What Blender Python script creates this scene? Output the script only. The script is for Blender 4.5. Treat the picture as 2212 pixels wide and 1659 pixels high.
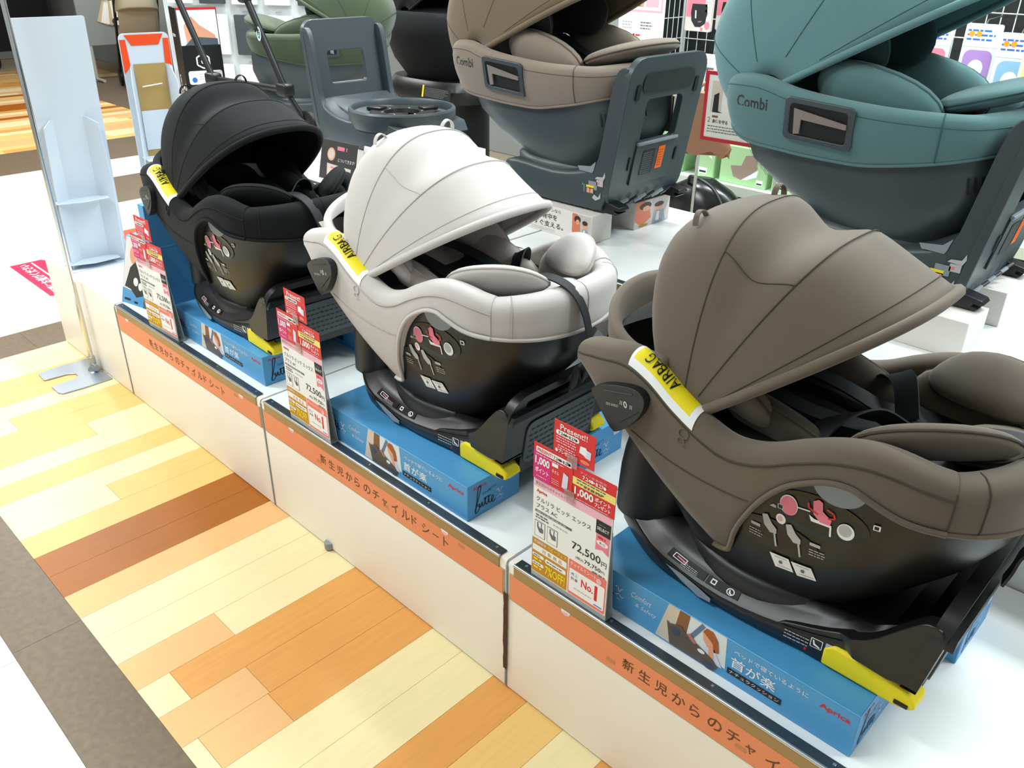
import bpy, bmesh, math, random
import numpy as np
from mathutils import Vector, Matrix
from mathutils.geometry import tessellate_polygon

for _o in list(bpy.data.objects):
    bpy.data.objects.remove(_o)
S = bpy.context.scene
COL = S.collection
RND = random.Random(11)

# ------------------------------------------------------------------ camera
CAM_POS = Vector((0.8785, -0.9029, 1.3850))
YAW, PITCH, ROLL = math.radians(134.031), math.radians(27.778), math.radians(0.785)
FPX = 1799.77
fw = Vector((math.cos(PITCH)*math.cos(YAW), math.cos(PITCH)*math.sin(YAW), -math.sin(PITCH)))
rt = fw.cross(Vector((0, 0, 1))).normalized()
up = rt.cross(fw)
r2 = rt*math.cos(ROLL)+up*math.sin(ROLL)
u2 = up*math.cos(ROLL)-rt*math.sin(ROLL)
cam_d = bpy.data.cameras.new('camera')
cam = bpy.data.objects.new('camera', cam_d)
COL.objects.link(cam)
cam_d.sensor_width = 36.0
cam_d.sensor_fit = 'HORIZONTAL'
cam_d.lens = FPX/2212.0*36.0
cam_d.clip_start = 0.02
cam_d.clip_end = 60
m = Matrix.Identity(4)
for i, ax in enumerate((r2, u2, -fw)):
    for j in range(3):
        m[j][i] = ax[j]
m.translation = CAM_POS
cam.matrix_world = m
S.camera = cam

# ------------------------------------------------------------------ world, lights, exposure
S.view_settings.view_transform = 'Standard'
S.view_settings.look = 'None'
S.view_settings.gamma = 1.0
S.view_settings.use_curve_mapping = False
S.view_settings.exposure = 0.15
W = bpy.data.worlds.new('store_ambience')
S.world = W
W.use_nodes = True
W.node_tree.nodes['Background'].inputs[0].default_value = (0.93, 0.97, 1.0, 1)
W.node_tree.nodes['Background'].inputs[1].default_value = 0.42


def area_light(name, loc, sx, sy, power, col):
    d = bpy.data.lights.new(name, 'AREA')
    d.shape = 'RECTANGLE'
    d.size, d.size_y = sx, sy
    d.energy = power
    d.color = col
    o = bpy.data.objects.new(name, d)
    COL.objects.link(o)
    o.location = loc
    return o


CEIL = 3.0
# fluorescent troffers in the store ceiling (x, y, size x, size y, watts)
LAMPS = [(-2.7, -0.95, 1.25, 0.34, 62), (-2.7, 1.6, 1.25, 0.34, 62), (-0.9, 1.75, 1.25, 0.34, 52), (0.75, 1.95, 1.25, 0.34, 62),
         (-5.4, 0.4, 1.25, 0.34, 80), (-7.6, 2.6, 1.25, 0.34, 60), (-0.9, -1.35, 1.25, 0.34, 36), (1.95, 1.25, 1.25, 0.34, 46)]  # last entry is an added lamp that brightens the right-hand platform tops
for lx, ly, sx, sy, pw_ in LAMPS:
    area_light('ceiling_light_source', (lx, ly, CEIL-0.085), sx-0.06, sy-0.06, pw_, (0.96, 0.985, 1.0) if lx < -1.5 else (0.88, 0.98, 1.0))

# ------------------------------------------------------------------ helpers
Z3 = Vector((0, 0, 1))


def lin(c):
    c = c.lstrip('#')
    v = [int(c[i:i+2], 16)/255 for i in (0, 2, 4)]
    return tuple(x/12.92 if x <= 0.04045 else ((x+0.055)/1.055)**2.4 for x in v)


MATS = {}


def mat(name, col, rough=0.55, metal=0.0, var=0.0, vscale=40, bump=0.0, bscale=600, spec=0.5, trans=0.0, emis=0.0, sheen=0.0, stretch=None):
    if name in MATS:
        return MATS[name]
    mt = bpy.data.materials.new(name)
    mt.use_nodes = True
    nt = mt.node_tree
    b = nt.nodes['Principled BSDF']
    c = lin(col)+(1,)
    b.inputs['Base Color'].default_value = c
    b.inputs['Roughness'].default_value = rough
    b.inputs['Metallic'].default_value = metal
    b.inputs['Specular IOR Level'].default_value = spec
    if trans:
        b.inputs['Transmission Weight'].default_value = trans
        b.inputs['IOR'].default_value = 1.3
    if sheen:
        b.inputs['Sheen Weight'].default_value = sheen
        b.inputs['Sheen Roughness'].default_value = 0.5
    if emis:
        b.inputs['Emission Color'].default_value = c
        b.inputs['Emission Strength'].default_value = emis
    if var or bump:
        tc = nt.nodes.new('ShaderNodeTexCoord')
        src = tc.outputs['Object']
        if stretch:
            mp = nt.nodes.new('ShaderNodeMapping')
            mp.inputs['Scale'].default_value = stretch
            nt.links.new(src, mp.inputs[0])
            src = mp.outputs[0]
    if var:
        nz = nt.nodes.new('ShaderNodeTexNoise')
        nz.inputs['Scale'].default_value = vscale
        nz.inputs['Detail'].default_value = 5
        nt.links.new(src, nz.inputs['Vector'])
        mx = nt.nodes.new('ShaderNodeMix')
        mx.data_type = 'RGBA'
        mx.inputs[6].default_value = tuple(max(0, x*(1-var)) for x in c[:3])+(1,)
        mx.inputs[7].default_value = tuple(min(1, x*(1+var)) for x in c[:3])+(1,)
        nt.links.new(nz.outputs['Fac'], mx.inputs[0])
        nt.links.new(mx.outputs[2], b.inputs['Base Color'])
    if bump:
        n2 = nt.nodes.new('ShaderNodeTexNoise')
        n2.inputs['Scale'].default_value = bscale
        n2.inputs['Detail'].default_value = 2
        nt.links.new(src, n2.inputs['Vector'])
        bp = nt.nodes.new('ShaderNodeBump')
        bp.inputs['Strength'].default_value = bump
        bp.inputs['Distance'].default_value = 0.002
        nt.links.new(n2.outputs['Fac'], bp.inputs['Height'])
        nt.links.new(bp.outputs['Normal'], b.inputs['Normal'])
    MATS[name] = mt
    return mt


def fabric(name, col, sheen=0.25):
    return mat(name, col, rough=0.85, var=0.07, vscale=900, bump=0.25, bscale=1400, spec=0.2, sheen=sheen)


def empty(name, loc=(0, 0, 0), rz=0.0, label=None, cat=None, group=None):
    o = bpy.data.objects.new(name, None)
    COL.objects.link(o)
    o.empty_display_size = 0.05
    o.location = loc
    o.rotation_euler = (0, 0, rz)
    tag(o, label, cat, group)
    return o


def tag(o, label=None, cat=None, group=None, kind=None):
    if label:
        o['label'] = label
    if cat:
        o['category'] = cat
    if group:
        o['group'] = group
    if kind:
        o['kind'] = kind
    return o


def add(name, verts, faces, mt, parent=None, smooth=True, mats=None, mi=None, sharp=None):
    me = bpy.data.meshes.new(name)
    me.from_pydata([tuple(v) for v in verts], [], [tuple(f) for f in faces])
    for x in (mats or [mt]):
        me.materials.append(x)
    if mi is not None:
        me.polygons.foreach_set('material_index', mi)
    me.polygons.foreach_set('use_smooth', [bool(smooth)]*len(me.polygons))
    me.update()
    if smooth and sharp:
        me.set_sharp_from_angle(angle=math.radians(sharp))
    o = bpy.data.objects.new(name, me)
    COL.objects.link(o)
    if parent is not None:
        o.parent = parent
    return o


def add_bm(name, bm, mt, parent=None, smooth=True, sharp=40):
    bmesh.ops.recalc_face_normals(bm, faces=bm.faces[:])
    me = bpy.data.meshes.new(name)
    bm.to_mesh(me)
    bm.free()
    me.materials.append(mt)
    me.polygons.foreach_set('use_smooth', [bool(smooth)]*len(me.polygons))
    if smooth and sharp:
        me.set_sharp_from_angle(angle=math.radians(sharp))
    o = bpy.data.objects.new(name, me)
    COL.objects.link(o)
    if parent is not None:
        o.parent = parent
    return o


def rbox(name, c, s, mt, parent=None, bev=0.004, seg=2, rot=None):
    """rounded box centred at c with size s"""
    bm = bmesh.new()
    bmesh.ops.create_cube(bm, size=1.0)
    for v in bm.verts:
        v.co = Vector((v.co.x*s[0], v.co.y*s[1], v.co.z*s[2]))
    if bev > 0:
        bmesh.ops.bevel(bm, geom=bm.edges[:], offset=min(bev, min(s)*0.45), segments=seg, affect='EDGES', profile=0.5)
    if rot is not None:
        bmesh.ops.transform(bm, matrix=rot, verts=bm.verts[:])
    bmesh.ops.translate(bm, vec=Vector(c), verts=bm.verts[:])
    return add_bm(name, bm, mt, parent)


def bx(name, x0, x1, y0, y1, z0, z1, mt, parent=None, bev=0.002, seg=1):
    return rbox(name, ((x0+x1)/2, (y0+y1)/2, (z0+z1)/2), (abs(x1-x0), abs(y1-y0), abs(z1-z0)), mt, parent, bev, seg)


def herm(xs, ys):
    xs = np.array(xs, float)
    ys = np.array(ys, float)
    d = np.gradient(ys, xs)
    # limit slopes so that the curve never overshoots
    s = np.diff(ys)/np.diff(xs)
    for i in range(len(s)):
        if abs(s[i]) < 1e-9:
            d[i] = d[i+1] = 0
        else:
            for k in (i, i+1):
                if d[k]/s[i] < 0:
                    d[k] = 0
                elif abs(d[k]) > 3*abs(s[i]):
                    d[k] = 3*s[i]

    def f(x):
        x = min(max(x, xs[0]), xs[-1])
        i = min(max(int(np.searchsorted(xs, x))-1, 0), len(xs)-2)
        h = xs[i+1]-xs[i]
        t = (x-xs[i])/h
        return float((2*t**3-3*t*t+1)*ys[i]+(t**3-2*t*t+t)*h*d[i]+(-2*t**3+3*t*t)*ys[i+1]+(t**3-t*t)*h*d[i+1])
    return f


def smooth_path(pts, n=8, closed=False):
    pts = [Vector(p) for p in pts]
    out = []
    N = len(pts)
    rng = range(N) if closed else range(N-1)
    for i in rng:
        p1, p2 = pts[i], pts[(i+1) % N]
        p0 = pts[(i-1) % N] if (closed or i > 0) else p1*2-p2
        p3 = pts[(i+2) % N] if (closed or i+2 < N) else p2*2-p1
        for k in range(n):
            t = k/n
            out.append(0.5*((2*p1)+(p2-p0)*t+(2*p0-5*p1+4*p2-p3)*t*t+(3*p1-p0-3*p2+p3)*t**3))
    if not closed:
        out.append(pts[-1])
    return out


def loft_data(rings, cap=True, closed=True, loop=False):
    n = len(rings[0])
    v = [p for r in rings for p in r]
    f = []
    m_ = len(rings)
    for i in range(m_ if loop else m_-1):
        a, b = i*n, ((i+1) % m_)*n
        for j in range(n if closed else n-1):
            k = (j+1) % n
            f.append((a+j, a+k, b+k, b+j))
    if cap and closed and not loop:
        f.append(tuple(range(n-1, -1, -1)))
        f.append(tuple((m_-1)*n+j for j in range(n)))
    return v, f


def loft(name, rings, mt, parent=None, cap=True, closed=True, loop=False, smooth=True, sharp=50):
    v, f = loft_data(rings, cap, closed, loop)
    return add(name, v, f, mt, parent, smooth, sharp=sharp)


def tube_data(path, r, n=8, closed=False, flat=1.0):
    path = [Vector(p) for p in path]
    N = len(path)
    rings = []
    prev = None
    for i, p in enumerate(path):
        if closed:
            d = path[(i+1) % N]-path[(i-1) % N]
        else:
            d = path[min(i+1, N-1)]-path[max(i-1, 0)]
        d.normalize()
        if prev is None:
            a = Vector((0, 0, 1)) if abs(d.z) < 0.9 else Vector((1, 0, 0))
            s = d.cross(a).normalized()
        else:
            s = (prev-d*prev.dot(d))
            s = s.normalized() if s.length > 1e-6 else d.orthogonal().normalized()
        prev = s
        u = d.cross(s)
        rr = r[i] if isinstance(r, (list, tuple)) else r
        rings.append([p+s*(math.cos(2*math.pi*k/n)*rr)+u*(math.sin(2*math.pi*k/n)*rr*flat) for k in range(n)])
    return loft_data(rings, not closed, True, closed)


def tube(name, path, r, mt, parent=None, n=8, closed=False, flat=1.0):
    v, f = tube_data(path, r, n, closed, flat)
    return add(name, v, f, mt, parent, True, sharp=60)


def ribbon(name, path, sides, w, th, mt, parent=None):
    """flat strap: path points, side vectors (unit) across the width"""
    path = [Vector(p) for p in path]
    rings = []
    for i, p in enumerate(path):
        d = (path[min(i+1, len(path)-1)]-path[max(i-1, 0)]).normalized()
        s = Vector(sides[i] if isinstance(sides, list) else sides)
        s = (s-d*s.dot(d)).normalized()
        n_ = d.cross(s)
        ww = w[i] if isinstance(w, list) else w
        rings.append([p+s*ww/2+n_*th/2, p-s*ww/2+n_*th/2, p-s*ww/2-n_*th/2, p+s*ww/2-n_*th/2])
    return loft(name, rings, mt, parent, sharp=35)


def prism_bm(outer, holes, depth, fmap, bev=0.0, seg=2):
    """fmap(u, v, d) -> Vector, d from 0 to depth"""
    bm = bmesh.new()
    loops = []
    for lp in [outer]+list(holes):
        vs = [bm.verts.new(fmap(u, v, 0)) for u, v in lp]
        es = [bm.edges.new((vs[i], vs[(i+1) % len(vs)])) for i in range(len(vs))]
        loops.append((lp, vs, es))
    es = [e for l in loops for e in l[2]]
    r = bmesh.ops.triangle_fill(bm, use_beauty=True, use_dissolve=False, edges=es)
    faces0 = [f for f in bm.faces]
    tops = {}
    for lp, vs, _ in loops:
        for (u, v), w in zip(lp, vs):
            tops[w] = bm.verts.new(fmap(u, v, depth))
    for f in faces0:
        bm.faces.new([tops[w] for w in reversed(f.verts[:])])
    side = []
    for lp, vs, _ in loops:
        for i in range(len(vs)):
            a, b = vs[i], vs[(i+1) % len(vs)]
            side.append(bm.faces.new((a, b, tops[b], tops[a])))
    bmesh.ops.recalc_face_normals(bm, faces=bm.faces[:])
    return bm


def prism(name, outer, depth, fmap, mt, parent=None, holes=(), sharp=40, bevel=0.0):
    o = add_bm(name, prism_bm(outer, holes, depth, fmap), mt, parent, True, sharp)
    if bevel:
        bv = o.modifiers.new('edge', 'BEVEL')
        bv.width = bevel
        bv.segments = 2
        bv.limit_method = 'ANGLE'
        bv.angle_limit = math.radians(35)
    return o


def rrect(x0, y0, x1, y1, r, n=4):
    r = min(r, abs(x1-x0)/2-1e-5, abs(y1-y0)/2-1e-5)
    out = []
    for cx, cy, a0 in ((x1-r, y1-r, 0), (x0+r, y1-r, 90), (x0+r, y0+r, 180), (x1-r, y0+r, 270)):
        for k in range(n+1):
            a = math.radians(a0+90*k/n)
            out.append((cx+r*math.cos(a), cy+r*math.sin(a)))
    return out


def ellipse(cx, cy, rx, ry, n=24, a0=0, a1=360):
    full = abs(a1-a0) >= 360
    return [(cx+rx*math.cos(math.radians(a0+(a1-a0)*k/(n if full else n-1))), cy+ry*math.sin(math.radians(a0+(a1-a0)*k/(n if full else n-1)))) for k in range(n)]


def plane_map(o, U, V):
    o, U, V = Vector(o), Vector(U).normalized(), Vector(V).normalized()
    N = U.cross(V).normalized()
    return lambda u, v, d: o+U*u+V*v+N*d


GL = {}


def glyph(s, bold):
    key = (s, bold)
    if key not in GL:
        cu = bpy.data.curves.new('t', 'FONT')
        cu.body = s
        cu.size = 1
        cu.resolution_u = 2
        cu.offset = bold
        o = bpy.data.objects.new('t', cu)
        me = o.to_mesh()
        v = [(p.co.x, p.co.y) for p in me.vertices]
        f = [tuple(p.vertices) for p in me.polygons]
        o.to_mesh_clear()
        bpy.data.objects.remove(o)
        bpy.data.curves.remove(cu)
        x0 = min(p[0] for p in v)
        x1 = max(p[0] for p in v)
        y0 = min(p[1] for p in v)
        y1 = max(p[1] for p in v)
        GL[key] = ([((p[0]-x0), (p[1]-y0)) for p in v], f, x1-x0, y1-y0)
    return GL[key]


class Print:
    """flat print laid on a surface; fmap(u, v, lift)"""

    def __init__(self, fmap, step=0.00025):
        self.m, self.v, self.f, self.mi, self.ms, self.st = fmap, [], [], [], [], step

    def _mi(self, mt):
        if mt not in self.ms:
            self.ms.append(mt)
        return self.ms.index(mt)

    def poly(self, pts, mt, l=1):
        tri = tessellate_polygon([[Vector((p[0], p[1], 0)) for p in pts]])
        b = len(self.v)
        self.v += [self.m(p[0], p[1], self.st*l) for p in pts]
        k = self._mi(mt)
        for t in tri:
            a, b_, c = [Vector(pts[i]) for i in t]
            if (b_-a).cross(c-a) < 0:
                t = t[::-1]
            self.f.append(tuple(b+i for i in t))
            self.mi.append(k)

    def rect(self, x, y, w, h, mt, l=1, nx=1):
        for i in range(nx):
            xa, xb = x+w*i/nx, x+w*(i+1)/nx
            self.poly([(xa, y), (xb, y), (xb, y+h), (xa, y+h)], mt, l)

    def rr(self, x, y, w, h, r, mt, l=1):
        self.poly(rrect(x, y, x+w, y+h, r), mt, l)

    def ell(self, cx, cy, rx, ry, mt, l=1, n=20):
        self.poly(ellipse(cx, cy, rx, ry, n), mt, l)

    def line(self, x0, y0, x1, y1, w, mt, l=1):
        d = Vector((x1-x0, y1-y0))
        if d.length < 1e-9:
            return
        n_ = Vector((-d.y, d.x)).normalized()*w/2
        self.poly([(x0-n_.x, y0-n_.y), (x1-n_.x, y1-n_.y), (x1+n_.x, y1+n_.y), (x0+n_.x, y0+n_.y)], mt, l)

    def pline(self, pts, w, mt, l=1):
        for a, b in zip(pts[:-1], pts[1:]):
            self.line(a[0], a[1], b[0], b[1], w, mt, l)

    def text(self, s, x, y, h, mt, l=2, w=None, al='L', bold=0.0, rot=0, shear=0):
        gv, gf, gw, gh = glyph(s, bold)
        sy = h/gh
        sx = (w/gw) if w else sy
        off = {'L': 0, 'C': -gw*sx/2, 'R': -gw*sx}[al]
        cr, sr = math.cos(math.radians(rot)), math.sin(math.radians(rot))
        b = len(self.v)
        for p in gv:
            px, py = p[0]*sx+off+shear*p[1]*sy, p[1]*sy
            self.v.append(self.m(x+px*cr-py*sr, y+px*sr+py*cr, self.st*l))
        k = self._mi(mt)
        for f in gf:
            self.f.append(tuple(b+i for i in f))
            self.mi.append(k)

    def bars(self, x, y, w, n, pitch, th, mt, l=2, seed=1):
        """rows of tiny print too small to read"""
        r = random.Random(seed)
        for i in range(n):
            cx = x
            end = x+w*r.uniform(0.8, 1.0)
            while cx < end:
                ww = r.uniform(1.2, 4)*th
                self.rect(cx, y-i*pitch, min(ww, end-cx), th, mt, l)
                cx += ww+th*0.7

    def build(self, name='printed_artwork', parent=None):
        return add(name, self.v, self.f, None, parent, False, mats=self.ms, mi=self.mi)


def cushion(name, outline, th, fmap, mt, parent=None, rings=7, p=2.2, seam=None, bulge=1.0):
    """padded cushion: 2D outline, rounded both ways"""
    cx = sum(q[0] for q in outline)/len(outline)
    cy = sum(q[1] for q in outline)/len(outline)
    R_ = []
    ks = [i/rings for i in range(rings+1)]
    for s in ks[:-1]:
        a = s*math.pi/2
        R_.append([fmap(cx+(x-cx)*max(math.sin(a), 0.02)**0.75, cy+(y-cy)*max(math.sin(a), 0.02)**0.75, -th*0.5*bulge*math.cos(a)**0.75) for x, y in outline])
    R_.append([fmap(x, y, 0) for x, y in outline])
    for s in reversed(ks[:-1]):
        a = s*math.pi/2
        R_.append([fmap(cx+(x-cx)*max(math.sin(a), 0.02)**0.75, cy+(y-cy)*max(math.sin(a), 0.02)**0.75, th*0.5*math.cos(a)**0.75) for x, y in outline])
    o = loft(name, R_, mt, parent, True, sharp=None)
    if seam is not None:
        tube('piping', [fmap(x, y, 0) for x, y in outline], 0.0022, seam, o, 6, True)
    return o


def super_ring(cx, cy, rx, ry, z, n=40, e=2.4):
    out = []
    for k in range(n):
        t = 2*math.pi*k/n
        c, s = math.cos(t), math.sin(t)
        out.append(Vector((cx+rx*math.copysign(abs(c)**(2/e), c), cy+ry*math.copysign(abs(s)**(2/e), s), z)))
    return out

# ------------------------------------------------------------------ materials
WHITE_TOP = mat('white_laminate_top', '#f1f5f5', rough=0.22, spec=0.5, var=0.015, vscale=6)
WHITE_FRONT = mat('white_laminate_front', '#f3ecdf', rough=0.38, var=0.02, vscale=9)
GREY_TRIM = mat('grey_rubber_trim', '#8f9092', rough=0.5)
RAIL_DARK = mat('rail_slate', '#4c565c', rough=0.3, metal=0.6)
RAIL_LIP = mat('rail_silver', '#c9cccd', rough=0.25, metal=0.85)
RAIL_TAN = mat('rail_bronze_film', '#a58a5c', rough=0.4, metal=0.25)
ORANGE = mat('orange_strip', '#ee9166', rough=0.5, var=0.03, vscale=25)
BROWN_INK = mat('brown_ink', '#6b4527', rough=0.6)
BLACK = mat('black_plastic', '#15171a', rough=0.42, bump=0.08, bscale=900)
BLACK2 = mat('satin_black_plastic', '#171716', rough=0.36, bump=0.05, bscale=900)
DARKGREY = mat('dark_grey_plastic', '#3f484d', rough=0.4, bump=0.06, bscale=900)
MIDGREY = mat('mid_grey_plastic', '#8b9299', rough=0.45)
STRAP = mat('black_webbing', '#14171b', rough=0.6, bump=0.3, bscale=1500)
YELLOW = mat('yellow_plastic', '#f2de08', rough=0.5, bump=0.08, bscale=1200)
RED = mat('red_plastic', '#d91c1c', rough=0.4)
CHROME = mat('chrome', '#d9dcde', rough=0.15, metal=1.0)
STEEL = mat('brushed_steel', '#b9bec4', rough=0.3, metal=0.9)
PAPER = mat('white_paper', '#f1f1ee', rough=0.6)
CARD_W = mat('white_cardboard', '#eceff2', rough=0.65)
KRAFT = mat('kraft_cardboard', '#a98b52', rough=0.8, var=0.05, vscale=30)
INK = mat('black_ink', '#1b1b1d', rough=0.6)
INKG = mat('grey_ink', '#6a6a6c', rough=0.6)
INKL = mat('light_grey_ink', '#b9b9b9', rough=0.6)
INKW = mat('white_ink', '#f3f3f3', rough=0.5)
INKR = mat('red_ink', '#d81f1f', rough=0.5)
INKS = mat('salmon_ink', '#f07a66', rough=0.5)
INKP = mat('pink_ink', '#f3b6c6', rough=0.5)
INKPB = mat('bright_pink_ink', '#ee7f95', rough=0.5)
INKM = mat('magenta_ink', '#d71a77', rough=0.5)
INKGOLD = mat('gold_ink', '#c58a1a', rough=0.5)
INKY = mat('yellow_ink', '#f5e20c', rough=0.5)
INKYP = mat('pale_yellow_ink', '#f2df79', rough=0.5)
INKBL = mat('blue_ink', '#2f6fd0', rough=0.5)
INKLIL = mat('lilac_ink', '#d9d8ee', rough=0.5)
INKSKIN = mat('peach_ink', '#e8a583', rough=0.5)
INKBR = mat('brown_print_ink', '#8a5a34', rough=0.5)
INKGR = mat('leaf_ink', '#9cc9a0', rough=0.5)
INKTEAL = mat('teal_ink', '#2f7f78', rough=0.5)
BLUEBOX = mat('blue_carton', '#4f9fd6', rough=0.42, var=0.02, vscale=15)
BLUEBOX_E = mat('light_blue_carton_edge', '#63b3e6', rough=0.45)
CLEAR = mat('clear_acrylic', '#ffffff', rough=0.05, trans=1.0)

H, H2, Y2, YB = 0.3353, 0.67, 0.62, 1.265

# ------------------------------------------------------------------ floor
WOOD = {
    'C': mat('pale_maple_plank', '#ecdcab', rough=0.42, spec=0.3, var=0.07, vscale=10, stretch=(9, 0.8, 1)),
    'T': mat('tan_oak_plank', '#e9c076', rough=0.42, spec=0.3, var=0.09, vscale=10, stretch=(9, 0.8, 1)),
    'L': mat('light_orange_plank', '#e7b57a', rough=0.42, spec=0.3, var=0.08, vscale=10, stretch=(9, 0.8, 1)),
    'O': mat('orange_oak_plank', '#de9f55', rough=0.42, spec=0.3, var=0.11, vscale=10, stretch=(9, 0.8, 1)),
    'D': mat('dark_brown_plank', '#a5601a', rough=0.42, spec=0.3, var=0.14, vscale=10, stretch=(9, 0.8, 1))}
TILE = mat('cream_floor_tile', '#dbd9cc', rough=0.35, var=0.03, vscale=7)
STRIP = mat('speckled_brown_tile', '#6e5f4b', rough=0.4, spec=0.3, var=0.35, vscale=60)
GROUT = mat('floor_bed', '#a79c86', rough=0.8)
MATDK = mat('dark_brown_wood_tile', '#6b5c4d', rough=0.5, var=0.1, vscale=12)
floor = bx('floor', -16, 4, -5, 8, -0.05, -0.0035, GROUT, None, 0)
tag(floor, kind='structure')


def slab(name, x0, x1, y0, y1, mt, g=0.0004, z=0.0):
    return bx(name, x0+g, x1-g, y0+g, y1-g, -0.0034, z, mt, floor, 0.0)


X0, PW = -1.12874, 0.09905
YS = -0.5536
ROWS = {-13: 'C', -12: 'C', -11: 'T', -10: 'T', -9: 'C', -8: [('C', -.362), ('T', .02)], -7: 'T', -6: [('T', -.195), ('C', .02)], -5: 'C', -4: 'T',
        -3: 'C', -2: [('C', -.291), ('T', .02)], -1: 'T', 0: 'D', 1: 'D', 2: 'L', 3: 'C', 4: 'C', 5: [('L', -.3285), ('C', .02)],
        6: [('C', -.483), ('O', .02)], 7: [('L', -.36), ('O', .02)], 8: [('C', -.52), ('L', -.365), ('O', .02)], 9: 'C', 10: 'C', 11: 'O', 12: 'T', 13: 'C', 14: 'O',
        15: 'T', 16: 'C', 17: 'C', 18: 'O', 19: 'L', 20: 'C', 21: 'T', 22: 'O'}
for k, spec in ROWS.items():
    segs = [(spec, .02)] if isinstance(spec, str) else spec
    y = YS
    for c, y1 in segs:
        slab('plank', X0+k*PW, X0+(k+1)*PW, y, y1, WOOD[c])
        y = y1
XL = X0-13*PW
# speckled border strip along the aisle and across it
for i in range(7):
    slab('border_tile', XL-0.21+i*0.6, min(XL-0.21+(i+1)*0.6, 1.6), -0.70, YS, STRIP)
slab('border_tile', XL-0.21, XL, YS, -0.1, STRIP)
slab('border_tile', XL-0.21, XL, -0.1, 0.35, STRIP)
# cream tiles on both sides
ty = -0.70
for j in range(4):
    for i in range(9):
        slab('cream_tile', 1.6-(i+1)*0.6, 1.6-i*0.6, ty-(j+1)*0.6, ty-j*0.6, TILE, 0.0007)
for i in range(5):
    for j in range(8):
        xa = XL-0.21-(i+1)*0.544
        slab('cream_tile', xa, xa+0.544, -0.7+j*0.45, -0.7+(j+1)*0.45, TILE, 0.0007)
slab('border_tile', -4.83, -4.21, .93, 1.85, STRIP, z=0.0005)
for j in range(7):
    slab('border_tile', -6.03, XL-0.21-5*0.544, -2.0+j*0.75, -2.0+(j+1)*0.75, STRIP)
for k in range(40):
    c = RND.choice('CTTOLCTDO' if k > 4 else 'OTC')
    yy = -2.0+RND.uniform(0.2, 0.9)
    while yy < 3.25:
        ye = min(yy+RND.uniform(0.6, 1.3), 3.25)
        slab('plank', -6.03-(k+1)*PW*1.15, -6.03-k*PW*1.15, yy, ye, WOOD[RND.choice('CTLO' if c != 'D' else 'DDO')])
        yy = ye
for i in range(4):
    for j in range(3):
        slab('dark_floor_tile', -9.4+i*0.55, -8.85+i*0.55, 2.35+j*0.5, 2.85+j*0.5, MATDK, z=0.0006)

# ------------------------------------------------------------------ ceiling and back walls (outside the view, they bounce light)
CEILM = mat('white_ceiling_board', '#e9e9e6', rough=0.9)
tag(bx('ceiling', -15, 4, -5, 7, CEIL, CEIL+0.05, CEILM, None, 0), kind='structure')
DARKWALL = mat('dark_store_wall', '#23262a', rough=0.7)
tag(bx('wall_back', -15, 4, 3.6, 3.66, 0, CEIL, mat('grey_store_wall', '#9aa0a0', rough=0.8), None, 0), kind='structure')
tag(bx('wall_left', -13.06, -13, -5, 3.6, 0, CEIL, DARKWALL, None, 0), kind='structure')
HOUS = mat('white_lamp_housing', '#dddddd', rough=0.5)
DIFF = mat('lamp_diffuser', '#f4f8ff', rough=0.5, emis=2.0)
for i, (lx, ly, sx, sy, pw_) in enumerate(LAMPS):
    where = ['over the aisle by the white standee', 'over the back row near the far left', 'over the middle of the back row', 'over the right end of the back row',
             'over the cream tiles far left', 'over the stroller corner', 'over the near aisle', 'added beyond the right end of the platforms to brighten their tops'][i]
    t = empty('ceiling_light', (lx, ly, CEIL-0.08), 0, 'long white ceiling lamp '+where, 'ceiling lamp', 'ceiling lamps')
    prism('housing', rrect(-sx/2, -sy/2, sx/2, sy/2, .01), 0.08, lambda u, v, d: Vector((u, v, d)), HOUS, t, holes=[rrect(-sx/2+.03, -sy/2+.03, sx/2-.03, sy/2-.03, .005)[::-1]])
    bx('diffuser', -sx/2+.03, sx/2-.03, -sy/2+.03, sy/2-.03, 0.03, 0.04, DIFF, t, 0)

# ------------------------------------------------------------------ display platforms


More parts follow.
